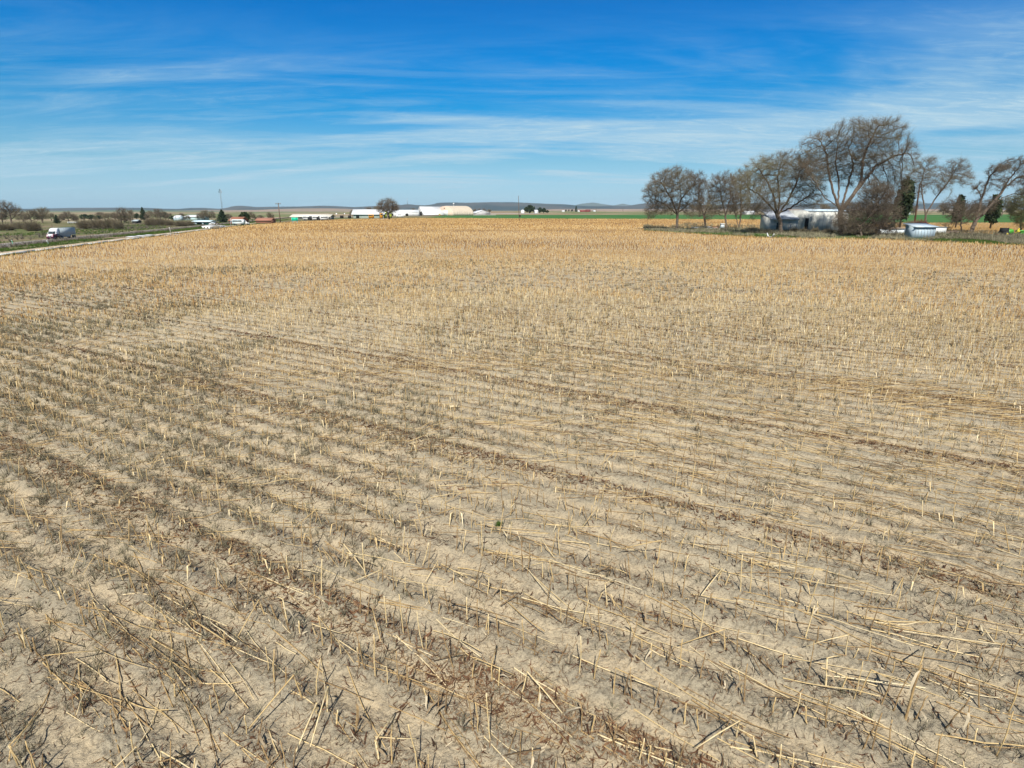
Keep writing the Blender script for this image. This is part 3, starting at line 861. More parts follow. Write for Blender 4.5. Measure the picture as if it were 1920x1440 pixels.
strip('highway', 60.5, 71.5, -140, 900, m_asph, 'greyish asphalt highway below the field', .06, 20)
m_line = mat('road_paint', (.72, .72, .70), (.6, .6, .58), 1, .7)
strip('road_line', 61.2, 61.35, -140, 900, m_line, 'white edge line of the highway', .072, 20)
strip('road_line', 70.6, 70.75, -140, 900, m_line, 'white far edge line of the highway', .072, 20)
for k in range(-10, 70):
    strip('road_line', 65.9, 66.05, k * 12, k * 12 + 3, m_line, 'short white dash of the highway centre line', .072, 3)

# ------------------------------------------------------------------ brush, grass and weeds along the edges
def ground_z(x, y): return zt(x, y) - .03
def seg(n, s0, s1, t0, t1, power=1.0):
    s = RNG.uniform(s0, s1, n); t = t0 + (t1 - t0) * RNG.random(n) ** power
    x = EA[0] + EN[0] * s + ED[0] * t; y = EA[1] + EN[1] * s + ED[1] * t
    return np.stack([x, y], 1)
def stuff_tufts(name, sets, m, label):
    parts = [tufts(xy, ground_z(xy[:, 0], xy[:, 1]), sz, b, w, tn, sp, cu) for xy, sz, b, w, tn, sp, cu in sets]
    V, L, S, T = join(parts); return tag(np_mesh(name, V, L, S, m, None, T), label, None, None, 'stuff')
def rows_of(xy, a, b): return a + (b - a) * RNG.random(len(xy))
g = seg(11000, 11, 55, -60, 480, 1.2)
g = g[fbm(g[:, 0] * .06, g[:, 1] * .06, 3) > .28]
g2 = seg(3500, 78, 140, -60, 600, 1.0); g2 = g2[fbm(g2[:, 0] * .03, g2[:, 1] * .03, 5) > .5]
stuff_tufts('roadside_brush', [(g, rows_of(g, .5, 1.25), 12, rows_of(g, .02, .05), rows_of(g, .15, .75), .9, .25),
                              (g2, rows_of(g2, .6, 1.8), 12, rows_of(g2, .03, .08), rows_of(g2, .2, .8), .9, .2)], M['brush'], 'grey brown brush along both sides of the highway')
g = seg(9000, 4.6, 12, -40, 330); g = g[fbm(g[:, 0] * .12, g[:, 1] * .12, 3) > .38]
g2 = seg(9000, 74, 125, -60, 700); g2 = g2[fbm(g2[:, 0] * .03, g2[:, 1] * .03, 8) > .50]
g3 = seg(2500, -.6, 1.0, -40, 330)
stuff_tufts('roadside_grass', [(g, rows_of(g, .2, .45), 8, rows_of(g, .02, .04), rows_of(g, .3, .9), .8, .2),
                              (g2, rows_of(g2, .3, .8), 8, rows_of(g2, .05, .12), rows_of(g2, .3, 1), .8, .2),
                              (g3, rows_of(g3, .2, .5), 7, rows_of(g3, .015, .03), rows_of(g3, .3, .9), .8, .2)], M['green'], 'green grass beside the farm track and the highway')
# verge of the tree island
EDGE = [(1205, 431), (1290, 437), (1440, 445.5), (1640, 448), (1800, 455), (1960, 462)]
def island(n, d0, d1, u0=1207, u1=1960):
    u = RNG.uniform(u0, u1, n); e = np.interp(u, [p[0] for p in EDGE], [p[1] for p in EDGE])
    v = e - RNG.uniform(d0, d1, n) * smooth(1200, 1320, u).clip(.35, 1)
    a = (u - 960) / F_PX; b = (720 - v) / F_PX
    t = -H_CAM / (-SP + b * CP)
    return np.stack([a * t, (CP + b * SP) * t], 1)
g = island(10000, -.3, 13); g = g[fbm(g[:, 0] * .16, g[:, 1] * .10, 12) > .50]
g2 = island(2600, 6, 20)
stuff_tufts('island_brush', [(g, rows_of(g, .35, .95), 12, rows_of(g, .02, .045), rows_of(g, .2, .9), .9, .25),
                            (g2, rows_of(g2, .5, 1.5), 14, rows_of(g2, .02, .05), rows_of(g2, .1, .7), .8, .25)], M['weed'], 'grey dead brush under the row of bare trees')
g = island(14000, -.6, 14); g = g[fbm(g[:, 0] * .09, g[:, 1] * .09, 18) > .42]
g2 = island(7000, 2, 9, 1630, 1960)
stuff_tufts('island_grass', [(g, rows_of(g, .15, .4), 8, rows_of(g, .015, .035), rows_of(g, .2, .9), .8, .2),
                            (g2, rows_of(g2, .12, .3), 8, rows_of(g2, .015, .035), rows_of(g2, .3, 1), .8, .2)], M['green'], 'green grass under the trees at the edge of the corn field')
m_isl = mat('grassy_verge', (.10, .17, .035), (.20, .18, .12), .12, .95, .5, 2)
sheet('grass_verge', [flat(1206, 431.6), flat(1290, 437.5), flat(1440, 446), flat(1640, 448.6), flat(1800, 455.6), flat(1960, 462.6), flat(2200, 470), flat(2200, 440.2), flat(1600, 440.2), flat(1462, 424.5), flat(1452, 431.5), flat(1330, 428.5), flat(1212, 429.5)], m_isl, 'grass verge under the trees', .012)
m_drive = mat('grey_gravel_drive', (.20, .185, .17), (.15, .14, .13), .4, .95, .4)
sheet('gravel_drive', [flat(1768, 446), flat(1850, 444), flat(1960, 443), flat(2150, 447), flat(2150, 462), flat(1960, 454), flat(1850, 450)], m_drive, 'dark grey gravel drive beside the sheds', .03)
# stubble of the strip at the right and small green sprouts in the big field
u = RNG.uniform(1640, 2000, 16000); v = RNG.uniform(418, 440, 16000)
a = (u - 960) / F_PX; b = (720 - v) / F_PX; t = -H_CAM / (-SP + b * CP)
g = np.stack([a * t, (CP + b * SP) * t], 1); n = len(g)
p = np.zeros((n, 2, 3)); p[:, 0, :2] = g; p[:, 1, :2] = g + RNG.normal(0, .06, (n, 2)); p[:, 1, 2] = .25 + .3 * RNG.random(n)
V, L, S, T = tubes(p, np.full((n, 2), .035), 3, .3 + .5 * RNG.random(n))
tag(np_mesh('strip_stubble', V, L, S, M['stalk'], None, T), 'tan stubble of the strip behind the leaning trees', None, None, 'stuff')
cw = np.array(flat(95, 613)); g = cw + RNG.normal(0, 1, (380, 2)) * (3.4, .8) + RNG.normal(0, .4, (380, 2)); g = g[in_poly(g[:, 0], g[:, 1], FIELD)]
V, L, S, T = tufts(g, zg(g[:, 0], g[:, 1]), rows_of(g, .05, .14), 5, rows_of(g, .003, .007), rows_of(g, .3, .9), .9, .3)
tag(np_mesh('green_sprouts', V, L, S, M['green'], None, T), 'faint patch of green sprouts among the stubble at the left', None, None, 'stuff')

# ------------------------------------------------------------------ trees
m_bark = mat('elm_bark', (.13, .10, .075), (.075, .058, .045), .9, .95, .5, 6, stretch=(1, 1, .3))
m_twig = tone_mat('elm_twigs', [(0, (.085, .065, .05)), (.5, (.165, .13, .09)), (.8, (.18, .155, .095)), (1, (.19, .185, .09))])
m_olive = tone_mat('budding_twigs', [(0, (.10, .08, .05)), (.5, (.15, .13, .07)), (1, (.17, .18, .07))])
m_need = tone_mat('needles', [(0, (.012, .022, .010)), (.5, (.026, .042, .018)), (1, (.06, .075, .03))])
def colonize(att, nodes, parents, step, infl, kill, iters=90):
    nodes = [Vector(p) for p in nodes]; parents = list(parents)
    att = [Vector(a) for a in att]
    for _ in range(iters):
        if not att: break
        kd = kdtree.KDTree(len(nodes))
        for i, p in enumerate(nodes): kd.insert(p, i)
        kd.balance(); pull = {}; left = []
        for a in att:
            co, i, d = kd.find(a)
            if d < kill: continue
            left.append(a)
            if d < infl: pull.setdefault(i, Vector((0, 0, 0))); pull[i] += (a - co).normalized()
        att = left
        if not pull: infl *= 1.4; continue
        for i, dv in pull.items():
            dv = dv.normalized() + Vector((random.gauss(0, .18), random.gauss(0, .18), random.gauss(0, .12)))
            nodes.append(nodes[i] + dv.normalized() * step); parents.append(i)
        if len(nodes) > 5200: break
    return np.array([tuple(p) for p in nodes]), np.array(parents)
def skeleton(nodes, parents, tip, trunk_r, e=2.35):
    n = len(nodes); r = np.zeros(n); acc = np.zeros(n); nch = np.zeros(n, int)
    for i in range(n - 1, 0, -1):
        r[i] = max(tip, acc[i] ** (1 / e)) if acc[i] > 0 else tip
        if parents[i] >= 0: acc[parents[i]] += r[i] ** e; nch[parents[i]] += 1
    r[0] = acc[0] ** (1 / e)
    k = trunk_r / max(r.max(), 1e-6)
    rr_ = r * (k ** (np.log(np.maximum(r / tip, 1)) / np.log(r.max() / tip + 1e-9)))   # keeps tips, fits trunk
    return rr_, nch
def tree_meshes(root, nodes, parents, tip, trunk_r, mb, mtw, ntw, tl, tw, seed, lift=.35, toneb=.5, hang=0.0, thr=2.8):
    """nodes are in the root's own coordinates"""
    R_, nch = skeleton(nodes, parents, tip, trunk_r)
    e = np.array([i for i in range(1, len(nodes)) if parents[i] >= 0])
    P = np.stack([nodes[parents[e]], nodes[e]], 1); RR = np.stack([np.minimum(R_[parents[e]], R_[e] * 1.35), R_[e]], 1)
    big = RR[:, 1] > tip * 3
    parts = [tubes(P[big], RR[big], 7)] if big.any() else []
    if (~big).any(): parts.append(tubes(P[~big], RR[~big], 4))
    V, L, S, T = join(parts)
    np_mesh('trunk', V, L, S, mb, root, None, True)
    rg = np.random.default_rng(seed)
    thin = e[R_[e] < tip * thr]
    ks = np.repeat(thin, ntw); n = len(ks)
    base = nodes[parents[ks]] + (nodes[ks] - nodes[parents[ks]]) * rg.random((n, 1))
    dr = nodes[ks] - nodes[parents[ks]]; dr /= np.linalg.norm(dr, axis=1, keepdims=True) + 1e-9
    d = dr * .8 + rg.normal(0, .55, (n, 3)); d[:, 2] += lift
    d /= np.linalg.norm(d, axis=1, keepdims=True)
    Lt = tl * (.4 + .8 * rg.random(n))
    P = np.zeros((n, 3, 3)); P[:, 0] = base; P[:, 1] = base + d * Lt[:, None] * .5
    d2 = d + rg.normal(0, .35, (n, 3)); d2[:, 2] -= hang; P[:, 2] = P[:, 1] + d2 * Lt[:, None] * .5
    tone = np.clip(toneb + .35 * (fbm(base[:, 0] * .25 + seed, base[:, 2] * .25, seed, 2) - .5) * 2 + rg.normal(0, .12, n), 0, 1)
    parts = [tubes(P, np.stack([np.full(n, tw), np.full(n, tw * .8), np.full(n, tw * .4)], 1), 3, tone)]
    m2 = n * 2; b2 = np.repeat(P[:, 1], 2, 0); dd = np.repeat(d, 2, 0) + rg.normal(0, .7, (m2, 3)); dd[:, 2] += lift * .5 - hang
    dd /= np.linalg.norm(dd, axis=1, keepdims=True); l2 = np.repeat(Lt, 2) * (.3 + .4 * rg.random(m2))
    parts.append(tubes(np.stack([b2, b2 + dd * l2[:, None]], 1), np.stack([np.full(m2, tw * .65), np.full(m2, tw * .35)], 1), 3, np.repeat(tone, 2)))
    V, L, S, T = join(parts)
    np_mesh('crown', V, L, S, mtw, root, T)
def elm(name, label, cat, base, ells, stems, trunk_r, seed, natt=900, step=.55, ntw=5, tl=1.5, tw=.016, group=None, mtw=None, lift=.3, toneb=.5, hang=0, dz=1.0, thr=2.8, tip=.028, dyaw=.0):
    random.seed(seed); rg = np.random.default_rng(seed)
    B = at(*base); Y = B.y
    root = empty(name, B, 0, label, cat, group)
    def loc(u, v, k=0.0):
        p = on_depth(u, v, Y + k); return np.array([p.x - B.x, p.y - B.y, p.z - B.z])
    nodes, parents = [], []
    for si, st in enumerate(stems):
        off = 0.0; prev = None; dirk = rg.uniform(-1, 1)
        for j, (u, v) in enumerate(st):
            k = 0 if (si == 0 or j == 0) and j < 1 else dirk * dz * 1.3 * j
            p = loc(u, v, k)
            if prev is None:
                if not nodes: nodes.append(p); parents.append(-1); prev = 0
                else:
                    dd = [np.linalg.norm(np.array(q_) - p) for q_ in nodes]; prev = int(np.argmin(dd))
                    if dd[prev] > .1: p0 = nodes[prev]
                continue
            a0 = np.array(nodes[prev]); n_ = max(1, int(np.linalg.norm(p - a0) / step))
            for t in range(1, n_ + 1):
                nodes.append(a0 + (p - a0) * t / n_ + rg.normal(0, .07, 3)); parents.append(prev); prev = len(nodes) - 1
    att = []
    areas = np.array([e[2] * e[3] for e in ells], float); cnt = (natt * areas / areas.sum()).astype(int)
    mp_ = mpp(Y)
    for (cu, cv, ru, rv), c in zip(ells, cnt):
        ctr = loc(cu, cv, rg.uniform(-.6, .6) * ru * mp_)
        v = rg.normal(0, 1, (c, 3)); v /= np.linalg.norm(v, axis=1, keepdims=True)
        rad = rg.random(c) ** .42
        att.append(ctr + v * rad[:, None] * np.array([ru * mp_, (ru + rv) * .5 * mp_, rv * mp_]))
    att = np.concatenate(att); att = att[att[:, 2] > .5]
    nodes, parents = colonize(att, nodes, parents, step, step * 9, step * 1.5)
    tree_meshes(root, nodes, parents, tip, trunk_r, m_bark, mtw or m_twig, ntw, tl, tw, seed, lift, toneb, hang, thr)
    return root
G_ELM = 'bare trees around the sheds'
elm('bare_elm_tree', 'lone spreading bare elm at the left end of the tree row, over grass', 'tree', (1269, 431),
    [(1262, 345, 44, 27), (1224, 362, 20, 22), (1300, 348, 24, 26), (1250, 385, 36, 18), (1302, 388, 22, 20), (1221, 392, 12, 18), (1262, 328, 30, 14)],
    [[(1269, 431), (1270, 402)], [(1270, 402), (1258, 372), (1245, 350), (1238, 340)], [(1270, 402), (1250, 385), (1227, 374)], [(1270, 400), (1277, 374), (1275, 345)], [(1270, 400), (1292, 382), (1313, 372)], [(1277, 374), (1297, 350), (1305, 335)]],
    .42, 3, 2000, .5, 9, 1.5, .013, G_ELM, toneb=.42, hang=.25)
elm('bare_tree', 'short bare tree with a stout trunk beside the white debris', 'tree', (1323, 426), [(1320, 372, 19, 34), (1325, 395, 22, 16)], [[(1323, 426), (1320, 405)], [(1320, 405), (1312, 380)], [(1321, 405), (1330, 378)]], .35, 5, 600, .5, 6, 1.3, .014, G_ELM, toneb=.35)
elm('bare_tree', 'slim bare tree with a straight trunk behind the white cart', 'tree', (1362, 430), [(1356, 350, 26, 26), (1345, 380, 20, 24), (1372, 378, 16, 22)], [[(1362, 430), (1360, 400), (1352, 372), (1350, 350)], [(1361, 402), (1370, 370), (1368, 345)]], .28, 7, 1100, .5, 9, 1.4, .013, G_ELM, toneb=.42)
elm('bare_tree', 'twin stemmed bare tree with a pale grey right stem', 'tree', (1385, 429), [(1386, 348, 20, 26), (1388, 382, 20, 24)], [[(1385, 429), (1391, 395), (1388, 360), (1386, 340)], [(1384, 426), (1377, 395), (1372, 370)]], .25, 8, 900, .5, 9, 1.4, .013, G_ELM, toneb=.5)
elm('bare_elm_tree', 'wide bare elm with fan of limbs in front of the grey metal building', 'tree', (1464, 437.5),
    [(1462, 328, 50, 34), (1424, 322, 28, 28), (1505, 330, 34, 34), (1400, 345, 20, 24), (1440, 368, 45, 24), (1522, 365, 28, 26), (1416, 396, 14, 20), (1480, 300, 40, 16)],
    [[(1464, 437.5), (1462, 408)], [(1462, 408), (1445, 386), (1425, 366), (1403, 352)], [(1460, 402), (1452, 372), (1438, 340), (1422, 316)], [(1462, 405), (1462, 370), (1458, 335), (1465, 305)], [(1463, 405), (1477, 378), (1491, 350), (1499, 322), (1515, 306)], [(1464, 404), (1485, 388), (1512, 370), (1530, 355)]],
    .50, 11, 2700, .55, 10, 1.5, .0105, G_ELM, toneb=.62)
elm('big_bare_elm_tree', 'tallest bare elm with many rising limbs and a broad crown', 'tree', (1577, 440),
    [(1542, 284, 42, 34), (1600, 264, 46, 36), (1655, 266, 44, 40), (1692, 306, 26, 34), (1528, 318, 30, 28), (1600, 312, 60, 36), (1668, 345, 34, 28), (1640, 240, 40, 14)],
    [[(1577, 440), (1576, 412), (1574, 388)], [(1574, 388), (1561, 358), (1554, 322), (1550, 290), (1540, 268)], [(1574, 388), (1573, 340), (1567, 302), (1570, 270)], [(1576, 392), (1589, 350), (1601, 308), (1590, 274)], [(1577, 395), (1597, 370), (1615, 338), (1618, 302), (1630, 267), (1642, 244)], [(1600, 365), (1640, 314), (1675, 293), (1702, 287)], [(1572, 395), (1548, 372), (1528, 340), (1510, 320)], [(1574, 392), (1552, 392), (1530, 380)]],
    .62, 13, 4300, .6, 10, 1.6, .0105, G_ELM, toneb=.5)
elm('bare_bush', 'large dense rounded brown thicket at the foot of the tallest elm', 'bush', (1615, 443), [(1612, 405, 44, 34), (1648, 392, 34, 42), (1590, 418, 22, 18), (1640, 360, 28, 22), (1660, 420, 26, 20)],
    [[(1615, 443), (1614, 425)], [(1614, 428), (1600, 405)], [(1615, 428), (1635, 400), (1645, 375)], [(1616, 430), (1655, 415)]], .25, 17, 2600, .5, 7, 1.5, .017, G_ELM, toneb=.22, lift=.1, thr=4)
elm('bare_tree', 'bare tree in a V of two slender limbs behind the metal shed', 'tree', (1737, 425), [(1735, 325, 24, 24), (1792, 320, 24, 20), (1765, 342, 22, 20), (1722, 352, 13, 22), (1812, 336, 14, 14), (1745, 302, 14, 8)],
    [[(1737, 425), (1735, 400)], [(1735, 400), (1730, 372), (1727, 345), (1734, 315)], [(1736, 402), (1755, 370), (1776, 344), (1792, 318)], [(1738, 405), (1765, 385), (1785, 360)]], .32, 19, 1500, .55, 8, 1.7, .011, G_ELM, toneb=.55, lift=.5)
elm('leaning_bare_tree', 'thick bare tree leaning right with broken limbs beside the tan strip', 'tree', (1819, 438), [(1872, 316, 20, 12), (1908, 308, 26, 16), (1838, 352, 16, 14), (1880, 342, 22, 14), (1935, 330, 26, 26), (1846, 385, 22, 16), (1858, 325, 10, 12), (1826, 400, 18, 12)],
    [[(1819, 438), (1830, 412), (1840, 375), (1853, 338), (1857, 328), (1872, 312), (1895, 303)], [(1829, 415), (1859, 384), (1880, 371), (1900, 363), (1925, 366)], [(1858, 385), (1879, 359), (1887, 344), (1903, 322), (1922, 300)], [(1886, 352), (1905, 335), (1930, 328)], [(1842, 372), (1833, 355)]], .5, 23, 1100, .5, 10, 1.1, .014, G_ELM, toneb=.35, lift=.1, hang=.2)
elm('bare_tree', 'thin bare tree with an upright brown stem just left of the leaning tree', 'tree', (1803, 438), [(1800, 400, 28, 22), (1786, 385, 20, 15), (1820, 395, 16, 18)], [[(1803, 438), (1802, 415), (1798, 395)], [(1802, 418), (1815, 400)]], .16, 29, 700, .5, 6, 1.3, .013, G_ELM, toneb=.3)
elm('budding_tree', 'olive budding tree cut off by the right edge behind the green tractor', 'tree', (1914, 436), [(1914, 385, 18, 30), (1925, 400, 22, 26)], [[(1914, 436), (1914, 400)], [(1914, 405), (1925, 380)]], .25, 31, 1100, .5, 8, 1.1, .02, G_ELM, m_olive, toneb=.8, lift=.2)
elm('broken_dead_branches', 'fallen bare branches spreading over the ground right of the white box', 'dead branches', (1783, 436), [(1775, 424, 16, 9)], [[(1783, 436), (1772, 424), (1762, 418)]], .12, 37, 80, .5, 3, 1.0, .02)
elm('lone_bare_tree', 'lone bare tree at the far edge of the corn field near the yellow buses', 'tree', (730, 411.5), [(727, 386, 18, 13), (716, 392, 10, 8), (740, 390, 9, 9)], [[(730, 411.5), (727, 400), (728, 390)], [(728, 402), (736, 392)], [(728, 402), (718, 392)]], .55, 41, 700, .8, 6, 2.4, .035, toneb=.35, tip=.06)

# evergreens from small needle clumps
def needles(name, pts_fn, n, size, seed):
    rg = np.random.default_rng(seed); C_ = pts_fn(rg, n)
    m = len(C_); d = rg.normal(0, 1, (m, 3)); d /= np.linalg.norm(d, axis=1, keepdims=True)
    s = rg.normal(0, 1, (m, 3)); s -= (s * d).sum(1, keepdims=True) * d; s /= np.linalg.norm(s, axis=1, keepdims=True)
    sz = size * (.5 + rg.random(m))
    P = np.stack([C_ - d * sz[:, None], C_, C_ + d * sz[:, None]], 1)
    W = np.stack([sz * .15, sz * .45, sz * .08], 1)
    return ribbons(P, W, s, np.clip(.5 + rg.normal(0, .25, m), 0, 1))
def conifer_pts(h, r, tiers, seed):
    def f(rg, n):
        z = rg.random(n) ** 1.4; a = rg.random(n) * 2 * pi
        lob = 1 + .38 * np.sin(a * 5 + z * 30) + .15 * np.sin(a * 3 + seed)
        tier = .75 + .35 * ((z * tiers) % 1 < .55)
        R_ = r * np.minimum((1 - z) ** .7, .35 + z * 3) * lob * tier * (rg.random(n) ** .35)
        return np.stack([np.cos(a) * R_, np.sin(a) * R_, h * (.08 + .92 * z) - R_ * .15], 1)
    return f
def blob_pts(blobs):
    def f(rg, n):
        out = []; w = np.array([b[3] * b[4] for b in blobs]); w = (n * w / w.sum()).astype(int)
        for (x, y, z, r, rz_), c in zip(blobs, w):
            v = rg.normal(0, 1, (c, 3)); v /= np.linalg.norm(v, axis=1, keepdims=True)
            q_ = .75 + .25 * np.sin(v[:, 0] * 7 + x) * np.sin(v[:, 2] * 6 + y)
            out.append(np.array([x, y, z]) + v * (rg.random(c)[:, None] ** .33) * q_[:, None] * np.array([r, r, rz_]))
        return np.concatenate(out)
    return f
def evergreen(name, label, u, v, vt, half, kind='cone', n=2600, seed=1, group=None):
    B = at(u, v); k = mpp(B.y); h = (v - vt) * k; r = half * k
    root = empty(name, B, 0, label, 'tree', group)
    MB().tube([(0, 0, -.2), (0, 0, h * .3), (0, 0, h * .85)], [r * .12, r * .09, .03], 6).build('trunk', m_bark, root, True)
    f = conifer_pts(h, r, 9, seed) if kind == 'cone' else blob_pts([(0, 0, h * .55, r * .8, h * .42), (-r * .5, 0, h * .45, r * .55, h * .33), (r * .5, .3, h * .5, r * .55, h * .35), (0, -r * .4, h * .4, r * .6, h * .3), (r * .1, r * .3, h * .7, r * .5, h * .28)])
    V, L, S, T = needles(name, f, n, max(r, h * .3) * .13, seed)
    np_mesh('crown', V, L, S, m_need, root, T)
    return root
evergreen('juniper_tree', 'dark ragged evergreen right behind the brown thicket', 1686, 430, 338, 16, 'blob', 3800, 3)
evergreen('juniper_tree', 'small dark green evergreen clump showing through the branches of the V shaped tree', 1791, 428, 366, 10, 'blob', 2200, 4)
evergreen('juniper_tree', 'dark evergreen behind the trunk of the leaning tree', 1856, 430, 366, 13, 'blob', 2400, 5)
evergreen('evergreen_bush', 'low yellow green bush right of the brown thicket', 1670, 437, 416, 7, 'blob', 1500, 6)
evergreen('pine_tree', 'small dark pine among bare trees far left behind the truck', 108, 419, 405, 6, 'cone', 1500, 7)
for i, (u, v, vt, hf, lb) in enumerate([(158, 412, 402, 8, 'dark evergreen at the left end of the clump above the truck trailer'), (171, 412.5, 403, 8, 'dark evergreen in the middle of the clump above the truck trailer'), (184, 413, 404.5, 7, 'lowest dark evergreen of the clump above the truck trailer'), (257, 412, 400, 5, 'short dark evergreen just left of the pointed pine'), (311, 412, 398, 5, 'dark evergreen at the right end of the bare thicket left of the warehouse'), (325, 413, 405, 7, 'dark rounded evergreen beside the small white roof')]):
    evergreen('evergreen_tree', lb, u, v, vt, hf, 'blob', 1300, 10 + i)
evergreen('pine_tree', 'pointed dark pine standing beside bare trees left of the warehouse', 270, 413, 391.5, 6.5, 'cone', 1800, 20)
evergreen('pine_tree', 'pointed dark pine standing in front of the lattice mast', 418, 417, 396.5, 9, 'cone', 2600, 21)
evergreen('pine_tree', 'broad dark pine beside a bare tree and the white truck', 459, 417.5, 398, 10, 'blob', 2600, 22)
evergreen('evergreen_tree', 'large round dark evergreen beside the white dome', 993, 400, 385, 10, 'blob', 2600, 23)
evergreen('evergreen_tree', 'dark evergreen just right of the white house beyond the green strip', 1012, 400, 389, 5.5, 'blob', 1500, 24)
evergreen('evergreen_tree', 'second dark evergreen right of the white house beyond the green strip', 1019.5, 400, 390, 4.5, 'blob', 1300, 25)
evergreen('evergreen_tree', 'low dark evergreen at the end of the clump right of the white house', 1026, 400, 394, 3.5, 'blob', 900, 26)
evergreen('pine_tree', 'narrow dark pine beside the far red barns', 1080, 397.2, 387.5, 3, 'cone', 900, 27)
for i, (u, vt, hf) in enumerate([(1061, 392.5, 1.8), (1066.5, 392.3, 1.6), (1072.5, 392.2, 2.2)]):
    evergreen('evergreen_tree', ['small dark tree leftmost of three left of the far pine', 'small dark tree in the middle of three left of the far pine', 'small dark tree nearest the far pine'][i], u, 397.2, vt, hf, 'blob', 500, 30 + i)

# generic bare trees and shrubs farther off: three masters, then copies
def master_tree(seed, h=10.0):
    random.seed(seed); rg = np.random.default_rng(seed)
    root = empty('bare_tree', (0, 0, 0), 0, 'x', 'tree')
    nodes = [np.array([0, 0, z]) for z in np.linspace(0, h * .2, 5)]; parents = [-1, 0, 1, 2, 3]
    att = []
    for c, r in (((0, 0, .66), (.33, .33, .30)), ((-.22, 0, .52), (.22, .2, .2)), ((.24, .05, .55), (.22, .2, .2)), ((.02, -.15, .8), (.2, .2, .2)), ((-.3, .1, .34), (.16, .16, .14)), ((.3, -.1, .36), (.18, .16, .14))):
        v = rg.normal(0, 1, (110, 3)); v /= np.linalg.norm(v, axis=1, keepdims=True)
        att.append((np.array(c) + v * rg.random((110, 1)) ** .4 * np.array(r)) * h)
    nodes, parents = colonize(np.concatenate(att), nodes, parents, h * .045, h * .4, h * .065)
    tree_meshes(root, nodes, parents, h * .0055, h * .03, m_bark, m_twig, 4, h * .17, h * .0022, seed, .3, .55)
    return root
masters_t = [master_tree(s) for s in (51, 52, 53)]
def put_tree(u, v, vt, half, label, i, used=[0, 0, 0], name='bare_tree'):
    m = i % 3
    o = masters_t[m] if not used[m] else copy_tree(masters_t[m]); used[m] = 1
    B = at(u, v); k = mpp(B.y); hh = (v - vt) * k / 10.0; w = half * k / 4.6
    o.location = B; o.scale = (w, w, hh); o.rotation_euler = (0, 0, i * 1.3)
    tag(o, label, 'tree', 'bare trees scattered over the plain')
for i, a_ in enumerate([
    (22, 419, 382, 22, 'spreading bare tree nearest the left edge of the picture'), (60, 419, 396, 14, 'low bare tree between the two larger ones at the far left'), (80, 418, 392, 18, 'bare tree straight behind the truck cab'), (130, 419, 399, 14, 'bare tree just right of the small dark pine'),
    (143, 417, 403, 9, 'faint small bare tree left of the dark evergreen clump'), (205, 413, 401, 12, 'far bare tree right of the dark evergreen clump'), (230, 429, 394, 15, 'bare tree with a tall single stem standing by the grass bank'), (246, 419, 396, 10, 'bare tree behind the tall stemmed one'),
    (286, 413, 397, 12, 'bare tree touching the right side of the pointed pine'), (302, 413, 394, 13, 'bushy bare tree of the thicket right of the pointed pine'), (341, 412, 401, 8, 'bare tree in front of the gap between two white roofs'), (384, 414, 396, 11, 'bare tree right behind the open shed'),
    (398, 414, 398, 9, 'bare tree between the open shed and the mast'), (474, 416, 399, 8, 'bare tree touching the broad pine by the white truck'), (508, 417, 400, 9, 'small crooked bare tree left of the wooden power pole'), (661, 407, 395, 6, 'small brown tree at the left end of the long white roof'),
    (690, 405, 390, 9, 'bare tree rising behind the long white roof'), (706, 405, 389, 9, 'second bare tree rising behind the long white roof'), (741, 403, 388, 7, 'bare tree just behind the lone tree of the field edge'), (776, 401, 391.5, 7, 'low bare tree at the left of the white gable barn'),
    (890, 398.5, 392.5, 4, 'small tree right of the cream arched barn'), (898, 398.5, 392, 4, 'second small tree right of the cream arched barn'), (908, 398.5, 391.8, 4.5, 'small tree beyond the white hall with a gable'), (918, 398.5, 393, 5, 'last small tree of the group beyond the white hall'),
    (1698, 404, 384, 12, 'bare tree behind the leaning brown pole'), (1712, 404, 387, 8, 'low bare tree beyond the green strip by the leaning pole'), (1660, 404, 382, 14, 'bare tree far behind the brown thicket'), (1768, 404, 385, 13, 'bare tree far behind the V shaped tree'),
    (1832, 404, 383, 14, 'bare tree far behind the leaning tree trunk'), (1878, 406, 372, 12, 'tall thin bare tree beyond the green strip near the right edge'), (1894, 410, 374, 12, 'brown bare tree beside the olive tree at the right edge'), (1420, 402, 386, 12, 'bare tree seen low between the slim trees and the wide elm'), (1545, 402, 384, 12, 'bare tree on the plain behind the metal building'),
    (5, 417, 400, 12, 'low bare tree cut by the left edge of the picture'), (44, 416, 403, 12, 'low dark bare tree right of the spreading one at the left edge'), (97, 414, 401, 9, 'bare tree above the utility pole by the truck'), (118, 413, 402, 8, 'faint bare tree directly behind the small dark pine'),
    (192, 411, 399, 12, 'wide low bare tree behind the right end of the evergreen clump'), (216, 412, 400, 9, 'low bare tree just left of the tall stemmed tree'), (272, 412, 402, 10, 'low bare tree at the foot of the pointed pine'), (316, 413, 401, 9, 'low bare tree right of the bushy thicket'),
    (352, 414, 405, 7, 'small bare tree in front of the left end of the warehouse'), (376, 413, 401, 8, 'bare tree at the right end of the warehouse'), (430, 413, 402, 8, 'faint bare tree between the pointed pine and the broad pine'), (488, 414, 404, 8, 'faint bare tree behind the long red dirt bank')]):
    put_tree(*a_, i)
